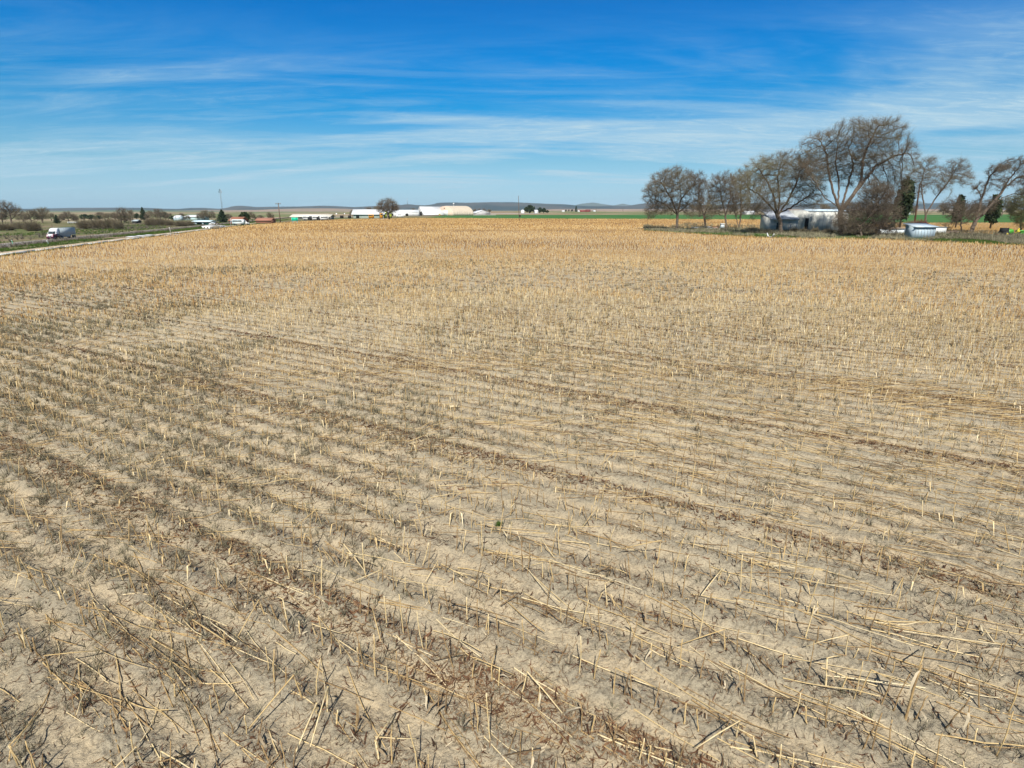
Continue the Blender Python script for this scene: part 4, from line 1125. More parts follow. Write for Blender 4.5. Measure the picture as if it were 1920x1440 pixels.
def master_shrub(seed, h=2.0):
    rg = np.random.default_rng(seed)
    n = 620; a = rg.random(n) * 2 * pi; c = np.stack([np.cos(a), np.sin(a)], 1) * (rg.random(n) ** .6)[:, None] * h * .8
    d = np.stack([c[:, 0] * .5 + rg.normal(0, .3, n), c[:, 1] * .5 + rg.normal(0, .3, n), np.ones(n)], 1); d /= np.linalg.norm(d, axis=1, keepdims=True)
    L_ = h * (.35 + .85 * rg.random(n) ** 1.5) * np.sqrt(np.clip(1.05 - (np.hypot(c[:, 0], c[:, 1]) / (h * .85)) ** 2, .05, 1))
    p = np.zeros((n, 3, 3)); p[:, 0, :2] = c * .6; p[:, 1] = p[:, 0] + d * L_[:, None] * .5; p[:, 2] = p[:, 1] + (d + rg.normal(0, .3, (n, 3))) * L_[:, None] * .5
    A = tubes(p, np.full((n, 3), h * .010), 3, np.clip(.6 + rg.normal(0, .3, n), 0, 1))
    m = 2 * n; b2 = np.repeat(p[:, 1], 2, 0); dd = np.repeat(d, 2, 0) + rg.normal(0, .6, (m, 3))
    Bt = tubes(np.stack([b2, b2 + dd * h * .28], 1), np.full((m, 2), h * .006), 3, np.clip(.55 + rg.normal(0, .2, m), 0, 1))
    V, L, S, T = join([A, Bt])
    return tag(np_mesh('bare_shrub', V, L, S, m_twig, None, T), 'x', 'shrub')
masters_s = [master_shrub(s) for s in (61, 62)]
for i, (u, v, vt, half, lb) in enumerate([
    (62, 433, 415, 14, 'bare grey shrub leaning right behind the left end of the highway'), (40, 429, 417, 14, 'low brown shrub left of the leaning grey shrub'), (12, 432, 419, 16, 'low brown shrub at the left edge of the picture'), (160, 429, 413, 14, 'tan bare shrub right above the truck trailer'),
    (185, 429, 411, 15, 'rounded tan bare shrub right of the truck trailer'), (208, 429, 410.5, 14, 'tallest rounded tan shrub beyond the green bank'), (222, 430, 414, 10, 'tan shrub beside the tall stemmed bare tree'), (285, 423, 408.5, 13, 'rounded olive tan shrub below the bushy thicket'),
    (303, 423, 409.5, 11, 'rounded shrub right of the olive tan one'), (318, 423, 413, 9, 'low brown shrub left of the thin pole'), (340, 424, 414, 12, 'low olive shrub right of the thin pole'), (356, 423, 415, 9, 'low shrub just left of the open shed'),
    (1706, 427, 415, 10, 'brown bush behind the long white wall'), (1720, 428, 416, 9, 'dark shrub behind the grey metal shed'),
    (1488, 437, 427, 8, 'small grey shrub right of the wide elm trunk'), (1506, 438, 429, 9, 'low grey shrub before the middle of the metal building'), (1527, 438, 427, 7, 'small twiggy shrub before the right half of the metal building'), (1552, 440, 430, 9, 'low grey shrub left of the tallest elm trunk'), (1440, 437, 430, 9, 'low grey shrub left of the wide elm trunk'), (1410, 434, 427, 9, 'low grey shrub right of the twin stemmed tree')]):
    o = masters_s[i] if i < 2 else masters_s[i % 2].copy()
    if i >= 2: COL.objects.link(o)
    B = at(u, v); k = mpp(B.y)
    o.location = B; o.scale = (half * k / 1.75,) * 2 + ((v - vt) * k / 2.0,); o.rotation_euler = (0, 0, i * 2.1)
    tag(o, lb, 'shrub', 'bare shrubs')
m_red = tone_mat('red_twigs', [(0, (.10, .03, .025)), (1, (.22, .07, .05))])
ob = masters_s[0].copy(); ob.data = masters_s[0].data.copy(); COL.objects.link(ob); ob.data.materials.clear(); ob.data.materials.append(m_red)
B = at(1724, 428); k = mpp(B.y); ob.name = 'red_shrub'
ob.location = B; ob.scale = (13 * k / 1.75,) * 2 + (14 * k / 2.0,); tag(ob, 'dark red shrub behind the metal shed', 'shrub')
if 'group' in ob: del ob['group']
# ------------------------------------------------------------------ buildings
m_metalroof = mat('white_metal_roof', (.70, .71, .71), (.58, .60, .61), .15, .45, .0, metal=.0)
m_wallw = mat('white_metal_wall', (.70, .71, .70), (.60, .61, .60), .3, .6)
m_greyw = mat('grey_wall', (.42, .42, .41), (.34, .34, .33), .3, .8)
m_black = mat('dark_opening', (.015, .014, .013), (.02, .02, .02), 1, .9)
m_bluew = mat('pale_blue_metal', (.42, .52, .56), (.36, .45, .49), .4, .6)
m_rust = mat('rust_red', (.24, .11, .07), (.18, .09, .06), .6, .9)
m_redw = mat('barn_red', (.26, .05, .045), (.20, .05, .04), .6, .8)
m_yellow = mat('bus_yellow', (.55, .26, .03), (.48, .22, .03), .5, .45)
m_lime = mat('lime_paint', (.38, .42, .06), (.3, .36, .06), .5, .5)
m_green = mat('machine_green', (.07, .30, .03), (.05, .22, .03), .8, .4)
def hall(name, label, u, v, L_, W_, hw, hr, rz=0.0, wall=None, roof=None, doors=(), cat='building', over=.4):
    """gabled hall: ridge along local x, front wall faces local -y; u,v = middle of the front foot"""
    B = at(u, v); root = empty(name, B, rz, label, cat)
    a, b = L_ / 2, W_
    wall = wall or m_wallw; roof = roof or m_metalroof
    w = MB()
    w.prism([(0, -.5), (b, -.5), (b, hw), (b / 2, hr - .12), (0, hw)], 'x', -a, a)
    w.build('wall', wall, root)
    r = MB(); o = over; sl = (hr - hw) / (b / 2)
    r.prism([(-o, hw - o * sl), (b / 2, hr), (b + o, hw - o * sl), (b + o, hw - o * sl + .18), (b / 2, hr + .2), (-o, hw - o * sl + .18)], 'x', -a - o, a + o)
    r.build('roof', roof, root)
    for d in doors:
        side, c, wd, ht, z0, m, nm = d
        mb = MB()
        if side == 'f': mb.box((c, -.04, z0 + ht / 2), (wd, .12, ht))
        elif side == 'l': mb.box((-a - .04, c, z0 + ht / 2), (.12, wd, ht))
        else: mb.box((a + .04, c, z0 + ht / 2), (.12, wd, ht))
        mb.build(nm, m, root)
    return root
# white gable barn: gable end turned to the left
def K(u, v): return mpp(at(u, v).y)
k = K(800, 404)
hall('gable_barn', 'white barn with steep roof and big dark doorway in its gable end', 816, 404.3, 30, 17, 1.2, 14.6 * k * .98, radians(40), m_greyw, m_metalroof,
     [('l', 9.0, 10.5, 4.2, 0, m_black, 'door')])
# cream arched barn
def arched(name, label, u, v, W_, L_, H_, rz):
    B = at(u, v); root = empty(name, B, rz, label, 'barn')
    n = 22; arc = [(W_ / 2 * (-cos(pi * i / n)), H_ * sin(pi * i / n) ** .8) for i in range(n + 1)]
    sh = MB()
    for j in range(12):
        y0 = L_ * j / 12; y1 = L_ * (j + 1) / 12
        o1 = [(x * 1.03, z * 1.03) for x, z in arc]
        sh.prism(arc[:], 'y', y0 + .15, y1 - .15)
        sh.prism(o1, 'y', y1 - .15, y1 + .15)
    sh.build('arched_roof', M['cream'], root)
    e = MB(); e.prism(arc, 'y', -.25, -.02); e.build('end_wall', mat('cream_wall', (.58, .45, .34), (.54, .42, .32), .5, .7), root)
    d = MB(); d.box((0, -.32, H_ * .27), (W_ * .42, .1, H_ * .54)); d.build('door', M['white'], root)
    s = MB(); s.box((0, -.36, H_ * .78), (1.8, .08, 1.1)); s.build('sign', mat('brown_sign', (.28, .13, .06)), root)
    return root
arched('arched_barn', 'large cream arched barn with ribbed roof and white door', 834, 404.2, 30, 30, 15.4 * k, radians(-46))
hall('white_hall', 'low white hall with a gable just right of the cream arched barn', 888, 402.6, 15, 22, 2.6, 5.8, radians(-60), m_greyw, m_metalroof)
hall('small_house', 'small house with a light blue grey roof right of the white hall', 905, 402.2, 12, 9, 2.0, 3.6, 0, m_greyw, mat('bluegrey_roof', (.35, .45, .48)))
hall('long_shed', 'very long low white building ending at the gable barn', 756, 404.9, 53 * K(757, 405) , 14, 4.2, 6.2, radians(2), m_wallw, m_metalroof, [('f', x, 3.0, 2.6, 0, m_black, 'door') for x in (-12, 4)])
hall('long_roofed_shed', 'long building with white roof behind the yellow buses', 691, 409.6, 50 * K(691, 409), 12, 3.4, 6.4, radians(2), mat('pale_green_wall', (.55, .62, .55)), m_metalroof, [('f', x, 2.4, 2.0, .2, m_black, 'window') for x in (-20, -14, -8)], over=1.2)
hall('low_building', 'long low building with cream roof behind parked vehicles near the green sign', 582, 411.6, 66 * K(582, 412), 14, 1.8, 3.2, radians(3), mat('tan_wall', (.36, .33, .29)), mat('cream_roof', (.66, .62, .52)), over=1.0)
hall('warehouse', 'long white warehouse with blank sides behind bare trees', 361, 413, 29 * K(361, 413), 18, 3.8, 5.6, radians(-4), mat('faint_teal_wall', (.42, .56, .56)), m_metalroof, over=.8)
hall('white_roofed_house', 'house with a small white roof left of the warehouse', 331, 413.5, 10 * K(331, 413), 10, 3.2, 5.4, radians(-4), m_bluew, m_metalroof)
# open fronted shed
def open_shed():
    B = at(378, 421.5); k = mpp(B.y); root = empty('open_shed', B, radians(-6), 'low open fronted shed with pale blue roof and two dark bays', 'shed')
    w, h = 33 * k, 6.0 * k
    MB().box((0, 7, h * .42), (w, .3, h * .84)).box((-w / 2, 3.5, h * .4), (.3, 7, h * .8)).box((w / 2, 3.5, h * .4), (.3, 7, h * .8)).build('wall', m_bluew, root)
    MB().box((-w * .38, .1, h * .4), (w * .22, .3, h * .8)).box((w * .07, .1, h * .4), (w * .07, .3, h * .8)).build('front_panel', m_bluew, root)
    MB().prism([(-.8, h * .78), (3.6, h * 1.15), (8, h * .86), (8, h * .95), (3.6, h * 1.27), (-.8, h * .9)], 'x', -w / 2 - .5, w / 2 + .5).build('roof', mat('pale_teal_roof', (.58, .70, .72), (.5, .62, .65), .4, .5), root)
    MB().box((w * .28, 1.5, h * .25), (w * .22, 2, h * .5)).build('green_tarp', mat('dark_green', (.03, .16, .12)), root)
open_shed()
B = at(437, 421.5); k = mpp(B.y)
hall('brick_building', 'low rust coloured building behind the white truck', 441, 421, 20 * k, 8, 1.6, 3.0, 0, m_rust, mat('rust_roof', (.30, .14, .085), (.25, .12, .08), .3, .9))
hall('red_dirt_bank', 'long low rust red dirt bank left of the wooden power pole', 494, 418.8, 25 * K(494, 418), 6, 1.3, 2.3, 0, m_rust, mat('rust_bank_top', (.33, .15, .10), (.28, .14, .1), .3, .9))  # reddish dirt bank, given the shape of a low gabled shed
hall('far_red_barn', 'far red barn beside the narrow pine', 1093, 397.3, 22, 14, 3.4, 6.0, .1, m_redw, m_redw)
hall('far_red_barn', 'far dark red barn right of the other red barn', 1103, 397.3, 16, 14, 4.4, 8.0, .1, m_redw, mat('dark_red_roof', (.16, .04, .04)))
hall('far_white_house', 'tiny white house left of the far red barns', 1086, 397.3, 9, 8, 3, 5, .1)
hall('far_white_house', 'tiny white house in front of three small dark trees', 1056, 397.4, 9, 8, 3, 5, -.1)
hall('far_white_house', 'tiny white house far right of the red barns', 1115, 397.0, 9, 8, 3, 5, .2)
hall('white_house', 'white house between two dark evergreens beyond the green strip', 1006, 400.3, 5.2 * K(1006, 400), 9, 4.0, 6.4, .2)
hall('far_white_house', 'white house seen between the thicket and the leaning brown pole', 1699, 403.6, 12, 9, 4.5, 7, .2)
hall('pale_farmhouse', 'pale house seen low behind the slim bare trees', 1406, 402.5, 14, 9, 3.0, 5, .1)
# round things
B = at(980, 400.2); k = mpp(B.y); root = empty('white_dome', B, 0, 'white dome beside the large round evergreen', 'dome')
MB().tube([(0, 0, -.5), (0, 0, 3.2 * k)], 3.2 * k, 20).build('wall', M['white'], root, True)
MB().ball((0, 0, 3.2 * k), 3.2 * k, 18, .95).build('dome_roof', M['white'], root, True)
for (u, v, r, lb) in ((631, 402.5, 1.3, 'small round white tank standing on the plain left of the long white roof'), (646, 402, 1.0, 'smaller round white tank right of the other white tank')):
    B = at(u, v); k = mpp(B.y); root = empty('white_tank', B, 0, lb, 'tank')
    MB().tube([(0, 0, -.3), (0, 0, 1.6 * r * k)], r * k, 16).build('tank_wall', M['white'], root, True)
    MB().ball((0, 0, 1.6 * r * k), r * k, 12, .4).build('tank_roof', M['white'], root, True)
# water tower on the hill
P = on_depth(850.5, 382, 3000); root = empty('water_tower', (P.x, P.y, -5), 0, 'white ball shaped water tower rising above the cream arched barn', 'water tower')
hh = P.z + 5
MB().ball((0, 0, hh), 4.0, 16).build('tank', M['white'], root, True)
MB().tube([(0, 0, 0), (0, 0, hh - 2)], [1.5, 1.0], 10).build('column', mat('pale_column', (.35, .38, .4)), root, True)
MB().tube([(0, 0, hh + 3.5), (0, 0, hh + 14)], .35, 6).build('aerial', M['steel'], root)
# faint mast on the hill
P = on_depth(764, 371.5, 8950); P2 = on_depth(764, 382.6, 8950)
root = empty('hilltop_mast', (P2.x, P2.y, P2.z - 8), 0, 'faint thin mast on top of the hill behind the lone tree', 'mast')
MB().tube([(0, 0, 0), (0, 0, P.z - P2.z + 8)], [4.0, 2.2], 6).build('mast', M['steel'], root)

# ------------------------------------------------------------------ poles and masts
def pole(name, label, u, v, ut, vt, r, m, arm=0, group=None, extras=None):
    B = at(u, v); T_ = on_depth(ut, vt, B.y); d = T_ - B
    root = empty(name, B, 0, label, 'pole', group)
    MB().tube([(0, 0, -.3), tuple(d * .5), tuple(d)], [r, r * .85, r * .65], 8).build('post', m, root, True)
    if arm:
        a = MB(); c = d * .955
        a.box((c.x, c.y - r, c.z), (arm, .2, .22)); a.build('crossarm', m, root)
        for x in (-.46, -.2, .2, .46):
            MB().tube([(c.x + arm * x, c.y - r, c.z + .1), (c.x + arm * x, c.y - r, c.z + .5)], .1, 8).build('insulator', M['steel'], root)
    return root, d
pole('power_pole', 'wooden power pole with a crossarm left of the green road sign', 526, 418, 521.5, 380.5, .28, M['wood'], 9.5 * mpp(at(526, 418).y))
r_, d = pole('power_pole', 'single bare wooden pole standing at the far edge of the corn field', 973.6, 414.5, 972, 367, .17, M['wood'])
MB().box((d.x * .2 + .5, -.3, d.z * .21), (.9, .5, .9)).build('meter_box', m_black, r_)
pole('leaning_pole', 'thick rusty brown pole leaning right behind the metal shed', 1714, 424, 1725, 343, .35, M['rustwood'])
pole('utility_pole', 'thin pole standing among shrubs left of the open shed', 331, 424, 329, 402, .16, M['wood'])
pole('utility_pole', 'short dark pole above the truck cab', 98.5, 432, 97, 420, .16, M['wood'])
pole('utility_pole', 'thin pale pole in front of the rust coloured building', 433, 425, 432, 409, .12, M['steel'])
pole('utility_pole', 'distant pole left of the far red barns', 1118, 397, 1118, 388.5, .5, M['wood'])
pole('utility_pole', 'distant pole on the plain right of the round evergreens', 1168, 396.8, 1168, 390, .45, M['wood'])
pole('utility_pole', 'thin pole standing behind the grey metal building', 1539, 404, 1538.5, 386, .25, M['wood'])
pole('utility_pole', 'thin pole beside the small brown tree near the white tanks', 644, 409, 643.5, 396.5, .2, M['wood'])
# lattice mast
B = at(419, 411); T_ = on_depth(412.6, 358, B.y); H_ = (T_.z - B.z)
root = empty('lattice_mast', B, 0, 'tall grey lattice radio mast rising behind a pointed pine', 'mast')
lt = MB(); w0, w1 = .95, .55
cs = [(cos(a), sin(a)) for a in (.3, .3 + 2.094, .3 + 4.189)]
lean = Vector((T_.x - B.x, 0, H_))
def lp(i, f):
    w = w0 + (w1 - w0) * f; return (cs[i][0] * w + lean.x * f, cs[i][1] * w, H_ * f)
for i in range(3): lt.tube([lp(i, 0), lp(i, 1)], .11, 5)
for k in range(24):
    for i in range(3): lt.tube([lp(i, k / 24), lp((i + 1) % 3, (k + 1) / 24)], .05, 3)
lt.build('lattice', mat('mast_steel', (.20, .22, .24), (.15, .17, .19), .6, .6), root)
for x, z in ((-1.5, -1.2), (1.5, -1.2), (-.6, 1.2), (.9, 1.0)):
    MB().box((lean.x + x, 0, H_ + z), (.5, .5, 2.2)).build('antenna', m_black if x < 0 else M['steel'], root)
MB().box((lean.x, 0, H_ - 1.2), (3.6, .25, .25)).build('antenna_arm', M['steel'], root)
# green road sign
B = at(553.5, 418.5); k = mpp(B.y); root = empty('road_sign', B, radians(12), 'green highway sign on two posts beside the low cream roofed building', 'road sign')
MB().box((0, 0, 6.6 * k), (11.4 * k, .15, 6.4 * k)).build('panel', mat('sign_green', (.0, .42, .25), (.0, .38, .23), .5, .5), root)
MB().box((0, -.1, 9.3 * k), (10.6 * k, .04, .25 * k)).box((0, -.1, 3.8 * k), (10.6 * k, .04, .25 * k)).box((-5.2 * k, -.1, 6.55 * k), (.25 * k, .04, 5.2 * k)).box((5.2 * k, -.1, 6.55 * k), (.25 * k, .04, 5.2 * k)).build('border', M['white'], root)
for s in (-1, 1): MB().box((s * 3.6 * k, .15, 2 * k), (.3, .2, 8 * k)).build('post', M['steel'], root)
# marker posts
for u, v, vt, m, lb in ((25.5, 461.5, 451, mat('marker_green', (.10, .50, .34)), 'leaning green marker post in the brush by the left edge'), (92, 459.5, 452, mat('marker_grey', (.20, .28, .24)), 'pale green bushy marker in the brush below the truck cab'), (320.5, 437.5, 427, mat('post_grey', (.45, .42, .38)), 'thin pale post beside the end of the farm track')):
    B = at(u, v); k = mpp(B.y); root = empty('marker_post', B, 0, lb, 'marker post')
    MB().prism([(-.06, 0), (.06, 0), (-.14, (v - vt) * k), (-.26, (v - vt) * k)], 'y', -.04, .04).build('post', m, root)
    MB().box((-.2, -.06, (v - vt) * k * .9), (.16, .03, .2)).build('reflector', M['white'], root)

# ------------------------------------------------------------------ irrigation pipes and scattered things
for i in range(17):
    t = -8 + i * 9.1; x, y = s_pos(.35 + .12 * sin(i * 1.7), t); x2, y2 = s_pos(.35 + .12 * sin(i * 1.7 + 1.1), t + 8.7)
    root = empty('irrigation_pipe', (x, y, 0), 0, 'length of white irrigation pipe lying in line along the field edge', 'pipe', 'irrigation pipes along the field edge')
    d = Vector((x2 - x, y2 - y, 0))
    MB().tube([(0, 0, .16), tuple(d * .5 + Vector((0, 0, .15))), tuple(d + Vector((0, 0, .16)))], .14, 10).build('pipe', M['white'], root, True)
    MB().tube([tuple(d * .965 + Vector((0, 0, .16))), tuple(d + Vector((0, 0, .16)))], .17, 10).build('coupling', M['steel'], root, True)
def slab(name, label, cat, u0, v0, u1, v1, th, m, rise=.25):
    A = at(u0, v0); Bp = at(u1, v1); d = Bp - A; n = Vector((-d.y, d.x, 0)).normalized() * th
    pts = []; K_ = 9
    for i in range(K_):
        f = i / (K_ - 1); c = A + d * f; c.z += .05 + rise * abs(sin(f * 9 + u0)) 
        pts += [tuple(c - n * .5), tuple(c + n * .5 + Vector((0, 0, rise * .4)))]
    mb = MB(); low = [(p[0], p[1], p[2] - .08) for p in pts]
    mb.add(pts + low, [(2 * i, 2 * i + 2, 2 * i + 3, 2 * i + 1) for i in range(K_ - 1)] + [(2 * K_ + 2 * i + 1, 2 * K_ + 2 * i + 3, 2 * K_ + 2 * i + 2, 2 * K_ + 2 * i) for i in range(K_ - 1)]
           + [(2 * i, 2 * K_ + 2 * i, 2 * K_ + 2 * i + 2, 2 * i + 2) for i in range(K_ - 1)] + [(2 * i + 1, 2 * i + 3, 2 * K_ + 2 * i + 3, 2 * K_ + 2 * i + 1) for i in range(K_ - 1)])
    return tag(mb.build(name, m), label, cat)
slab('plastic_sheet', 'long strip of white plastic lying in the grass beside the track', 'plastic sheet', 242, 445.5, 288, 441, 1.6, M['white'], .15)
slab('plastic_sheet', 'short strip of white plastic right of the white post', 'plastic sheet', 303, 442.5, 332, 440.5, 1.2, M['white'], .12)
slab('plastic_sheet', 'broken strip of white plastic near the crumpled tarp', 'plastic sheet', 330, 437.5, 362, 434, 1.0, M['white'], .12)
slab('tarp', 'crumpled white tarp lying at the far left corner of the field', 'tarp', 388, 429.5, 404, 430, 3.4, M['white'], .9)
slab('tarp', 'grey white tarp lying right of the crumpled one', 'tarp', 404, 428.5, 416, 426.5, 2.6, m_greyw, .6)
slab('plastic_sheet', 'white sheet lying under the lone tree at the far edge', 'plastic sheet', 716, 411.8, 727, 411.2, 3.0, M['white'], .3)
slab('plastic_sheet', 'small white scrap under the lone spreading elm', 'scrap', 1270, 432, 1278, 432.6, .8, M['white'], .2)
slab('metal_sheets', 'weathered grey sheets lying beside the stout tree', 'metal sheets', 1296, 429.5, 1316, 427.8, 2.2, M['steel'], .35)
slab('white_boards', 'long white boards lying beneath the short stout tree', 'boards', 1312, 428.2, 1330, 427.0, 1.6, M['white'], .35)
slab('metal_sheets', 'pale sheets lying left of the rusty scrap', 'metal sheets', 1326, 429.6, 1346, 429.8, 1.4, m_greyw, .4)
B = at(1341, 429.5); k = mpp(B.y); root = empty('scrap_heap', B, 0, 'rusty brown and pink scrap heap left of the white cart', 'scrap heap')
MB().box((0, 0, .5), (9 * k, 1.6, .5), .1).build('rusty_bar', m_rust, root); MB().box((-.2, -.9, .25), (7 * k, .8, .5), -.1).build('pink_board', mat('faded_pink', (.55, .38, .33)), root)
B = at(1353.5, 430.5); k = mpp(B.y); root = empty('white_cart', B, 0, 'small white and grey cart standing against a slim tree', 'cart')
MB().box((0, 0, 6.0 * k), (6.5 * k, 1.2, 7 * k), 0, .85).build('body', mat('cart_grey', (.45, .52, .55), (.62, .66, .68), 1.5, .5), root)
MB().box((0, 0, 9.8 * k), (7.0 * k, 1.4, 1.0 * k)).build('top', M['white'], root)
for s in (-1, 1): MB().tube([(s * 2 * k - .1, -.7, .3), (s * 2 * k + .1, -.7, .3)], .3, 12).build('wheel', M['dark'], root)
MB().box((-4 * k, -.3, 1.2 * k), (1.2 * k, .5, 2.0 * k)).build('white_jug', M['white'], root)
tag(MB().ball((at(1435, 431).x, at(1435, 431).y, .4), .35, 10).build('white_bucket_lid', M['white'], None, True), 'small round white object in the grass left of the wide elm', 'ball')
# curved white trough at the field edge
A = at(1437.5, 444.5); Bp = at(1450.5, 446.3); k = mpp(A.y); d = Bp - A
pts = [A + d * f + Vector((0, 0, .12 + 1.0 * max(0, abs(f - .5) * 2 - .55) ** 1.1 * 1.9)) for f in np.linspace(0, 1, 13)]
tb = MB(); tb.tube([tuple(p) for p in pts], [.10, .12, .14, .14, .13, .13, .13, .13, .13, .14, .15, .14, .10], 8)
tag(tb.build('curved_white_pipe', M['white'], None, True), 'curved white pipe with upturned ends lying at the edge of the corn field', 'pipe')

# ------------------------------------------------------------------ grey building among the trees
m_corr = mat('weathered_shade_dappled_metal', (.60, .60, .54), (.36, .37, .34), .3, .7, .2, 3, lo=.4, hi=.7)  # weather stains, their dark blotches also painting in dappled tree shade
m_rustroof = mat('grey_blue_roof', (.48, .52, .56), (.34, .36, .39), .8, .6, .2)
B = at(1512, 434.4); k = mpp(B.y)
root = empty('metal_building', B, radians(-3), 'weathered white metal building behind the wide elm and the tallest elm', 'building')
xL, xM, xR = -62 * k, -16 * k, 68 * k; h1 = 21 * k; h2 = 36 * k
w = MB(); w.prism([(0, -.3), (9, -.3), (9, h1 + 1.2), (0, h1)], 'x', xL, xM); w.build('low_wall', m_corr, root)
w = MB(); n = 12
prof = [(0, -.3), (0, h2 * .72), (.5, h2 * .86), (1.5, h2 * .95), (4.5, h2), (9, h2 * .96), (11, h2 * .8), (11, -.3)]
w.prism(prof, 'x', xM + .01, xR)
w.build('tall_wall', m_corr, root)
for i in range(1, 12):
    x = xM + (xR - xM) * i / 12
    MB().prism([(-.05, 0), (-.05, h2 * .72), (.46, h2 * .87), (1.48, h2 * .965), (1.5, h2 * .9), (.3, h2 * .7), (.3, 0)], 'x', x - .05, x + .05).build('rib', m_greyw, root)
MB().prism([(-1.0, h1 - .15), (9.2, h1 + 2.6), (9.2, h1 + 2.8), (-1.0, h1 + .1)], 'x', xL - .5, xM - .02).build('low_roof', m_rustroof, root)
MB().prism([(.9, h2 * .94), (5, h2 * 1.015), (11.3, h2 * .93), (11.3, h2 * .96), (5, h2 * 1.05), (.9, h2 * .975)], 'x', xM + 18 * k, xR + .4).build('roof', mat('pale_blue_roof', (.50, .62, .70), (.42, .52, .60), .4, .5), root)
MB().box((xM + 14 * k, -.06, h2 * .38), (6 * k, .14, h2 * .5)).build('doorway', m_black, root)
MB().box((xL + 12 * k, -.06, h1 * .45), (5 * k, .14, h1 * .55)).build('window', M['glass'], root)
MB().box((xM - 14 * k, -.06, h1 * .4), (4 * k, .14, h1 * .8)).build('door', m_greyw, root)
# grey metal shed with sloping roof
B = at(1731, 447); k = mpp(B.y); root = empty('metal_shed', B, radians(3), 'small grey blue metal shed with a slanted roof at the field edge', 'shed')
wd, dp = 40 * k, 4.0
m_shed = mat('galvanised_shed', (.33, .42, .48), (.40, .48, .52), .8, .5, .1, stretch=(3, 1, .3))
w = MB(); w.add([(-wd / 2, 0, 0), (wd / 2, 0, 0), (wd / 2 - .3, dp, 0), (-wd / 2 + .9, dp, 0), (-wd / 2 + .5, .15, 19 * k), (wd / 2 + .1, .15, 19 * k), (wd / 2 - .2, dp, 22 * k), (-wd / 2 + .9, dp, 22 * k)],
       [(3, 2, 1, 0), (4, 5, 6, 7), (0, 1, 5, 4), (1, 2, 6, 5), (2, 3, 7, 6), (3, 0, 4, 7)]); w.build('wall', m_shed, root)
MB().prism([(-.35, 18.8 * k), (dp + .4, 24.5 * k), (dp + .4, 25.2 * k), (-.35, 19.7 * k)], 'x', -wd / 2 + .2, wd / 2 + .5).build('roof', mat('shed_roof', (.34, .42, .48), (.55, .62, .66), .6, .4), root)
for i in range(7): MB().box((-wd / 2 + .55 + i * wd / 7.4, .02, 9.5 * k), (.05, .07, 18 * k)).build('rib', M['steel'], root)
for i in range(5): MB().box((-wd / 2 + 1.2 + i * wd / 5.4, .1 + 2, 21.95 * k + .12), (.06, dp * 1.1, .05)).build('seam', M['steel'], root) if False else None
B = at(1688, 440.5); k = mpp(B.y); root = empty('long_white_trough', B, radians(-1), 'long low white corrugated stock wall left of the grey metal shed', 'low wall')
MB().prism([(0, .1), (1.6, .1), (1.6, 10 * k), (.25, 10.3 * k)], 'x', -34 * k, 26 * k).build('side_panel', mat('pale_bluish_panels', (.58, .64, .66), (.70, .74, .75), .9, .6), root)
MB().box((-4 * k, .8, 11.4 * k), (58 * k, 1.9, .9 * k)).build('top_cap', mat('rusty_white', (.60, .54, .50), (.4, .28, .2), 1.4, .7), root)
for i in range(4): MB().box((-20 * k + i * 13 * k, -.06, 5.3 * k), (.10, .12, 10 * k)).build('post', M['steel'], root)
B = at(1761, 440.8); k = mpp(B.y); root = empty('white_box_trailer', B, radians(2), 'plain white box trailer right behind the grey metal shed', 'trailer')
MB().box((0, 1, 7.5 * k), (21 * k, 2.2, 11.5 * k)).build('box', M['white'], root)
MB().box((0, 1, 13.5 * k), (21.6 * k, 2.5, .9 * k)).build('roof_rim', mat('rim_grey', (.3, .3, .29)), root)
for x in (-4 * k, 4 * k): MB().tube([(x - .0, -.15, .35), (x, .1, .35)], .35, 12).build('wheel', M['dark'], root)
slab('concrete_slab', 'pale slab lying at the foot of the metal shed', 'slab', 1740, 447.5, 1766, 446.2, 1.4, m_greyw, .1)
slab('timber_pile', 'pile of dark weathered timber right of the white box trailer', 'timber pile', 1772, 440.5, 1795, 438.5, 1.4, M['wood'], .7)
slab('timber_pile', 'flat grey timber stack between the thin tree and the leaning tree', 'timber pile', 1792, 441, 1840, 440, 1.0, M['wood'], .4)

# ------------------------------------------------------------------ vehicles
def wheel(root, x, y, r, w, rim=True):
    t = MB().tube([(x - w / 2, y, r), (x + w / 2, y, r)], r, 18).build('wheel', M['dark'], root, True)
    if rim: MB().tube([(x - w / 2 - .02, y, r), (x + w / 2 + .02, y, r)], r * .55, 12).build('rim', M['steel'], t, True)
# semi truck, driving towards the viewer on the highway
m_tw = mat('truck_white', (.82, .83, .84), (.76, .78, .80), .5, .3)
m_td = mat('dark_maroon_paint', (.035, .012, .035), (.05, .015, .03), .8, .3)
m_tr = mat('red_paint', (.35, .02, .05), (.28, .02, .04), .8, .35)
m_tl = mat('trailer_grey', (.40, .47, .50), (.46, .53, .56), .35, .5, 0, stretch=(1, 1, .4))
xF, yF = s_pos(67.0, 0)
B = at(94.5, 449); tt = (B.x - EA[0]) * ED[0] + (B.y - EA[1]) * ED[1]; ss = s_left(B.x, B.y)
print('truck s,t', ss, tt, B)
root = empty('semi_truck', (B.x, B.y, -5 + .03), math.atan2(-ED[1], -ED[0]) - pi / 2, 'white and maroon semi truck with grey trailer driving on the highway', 'truck')
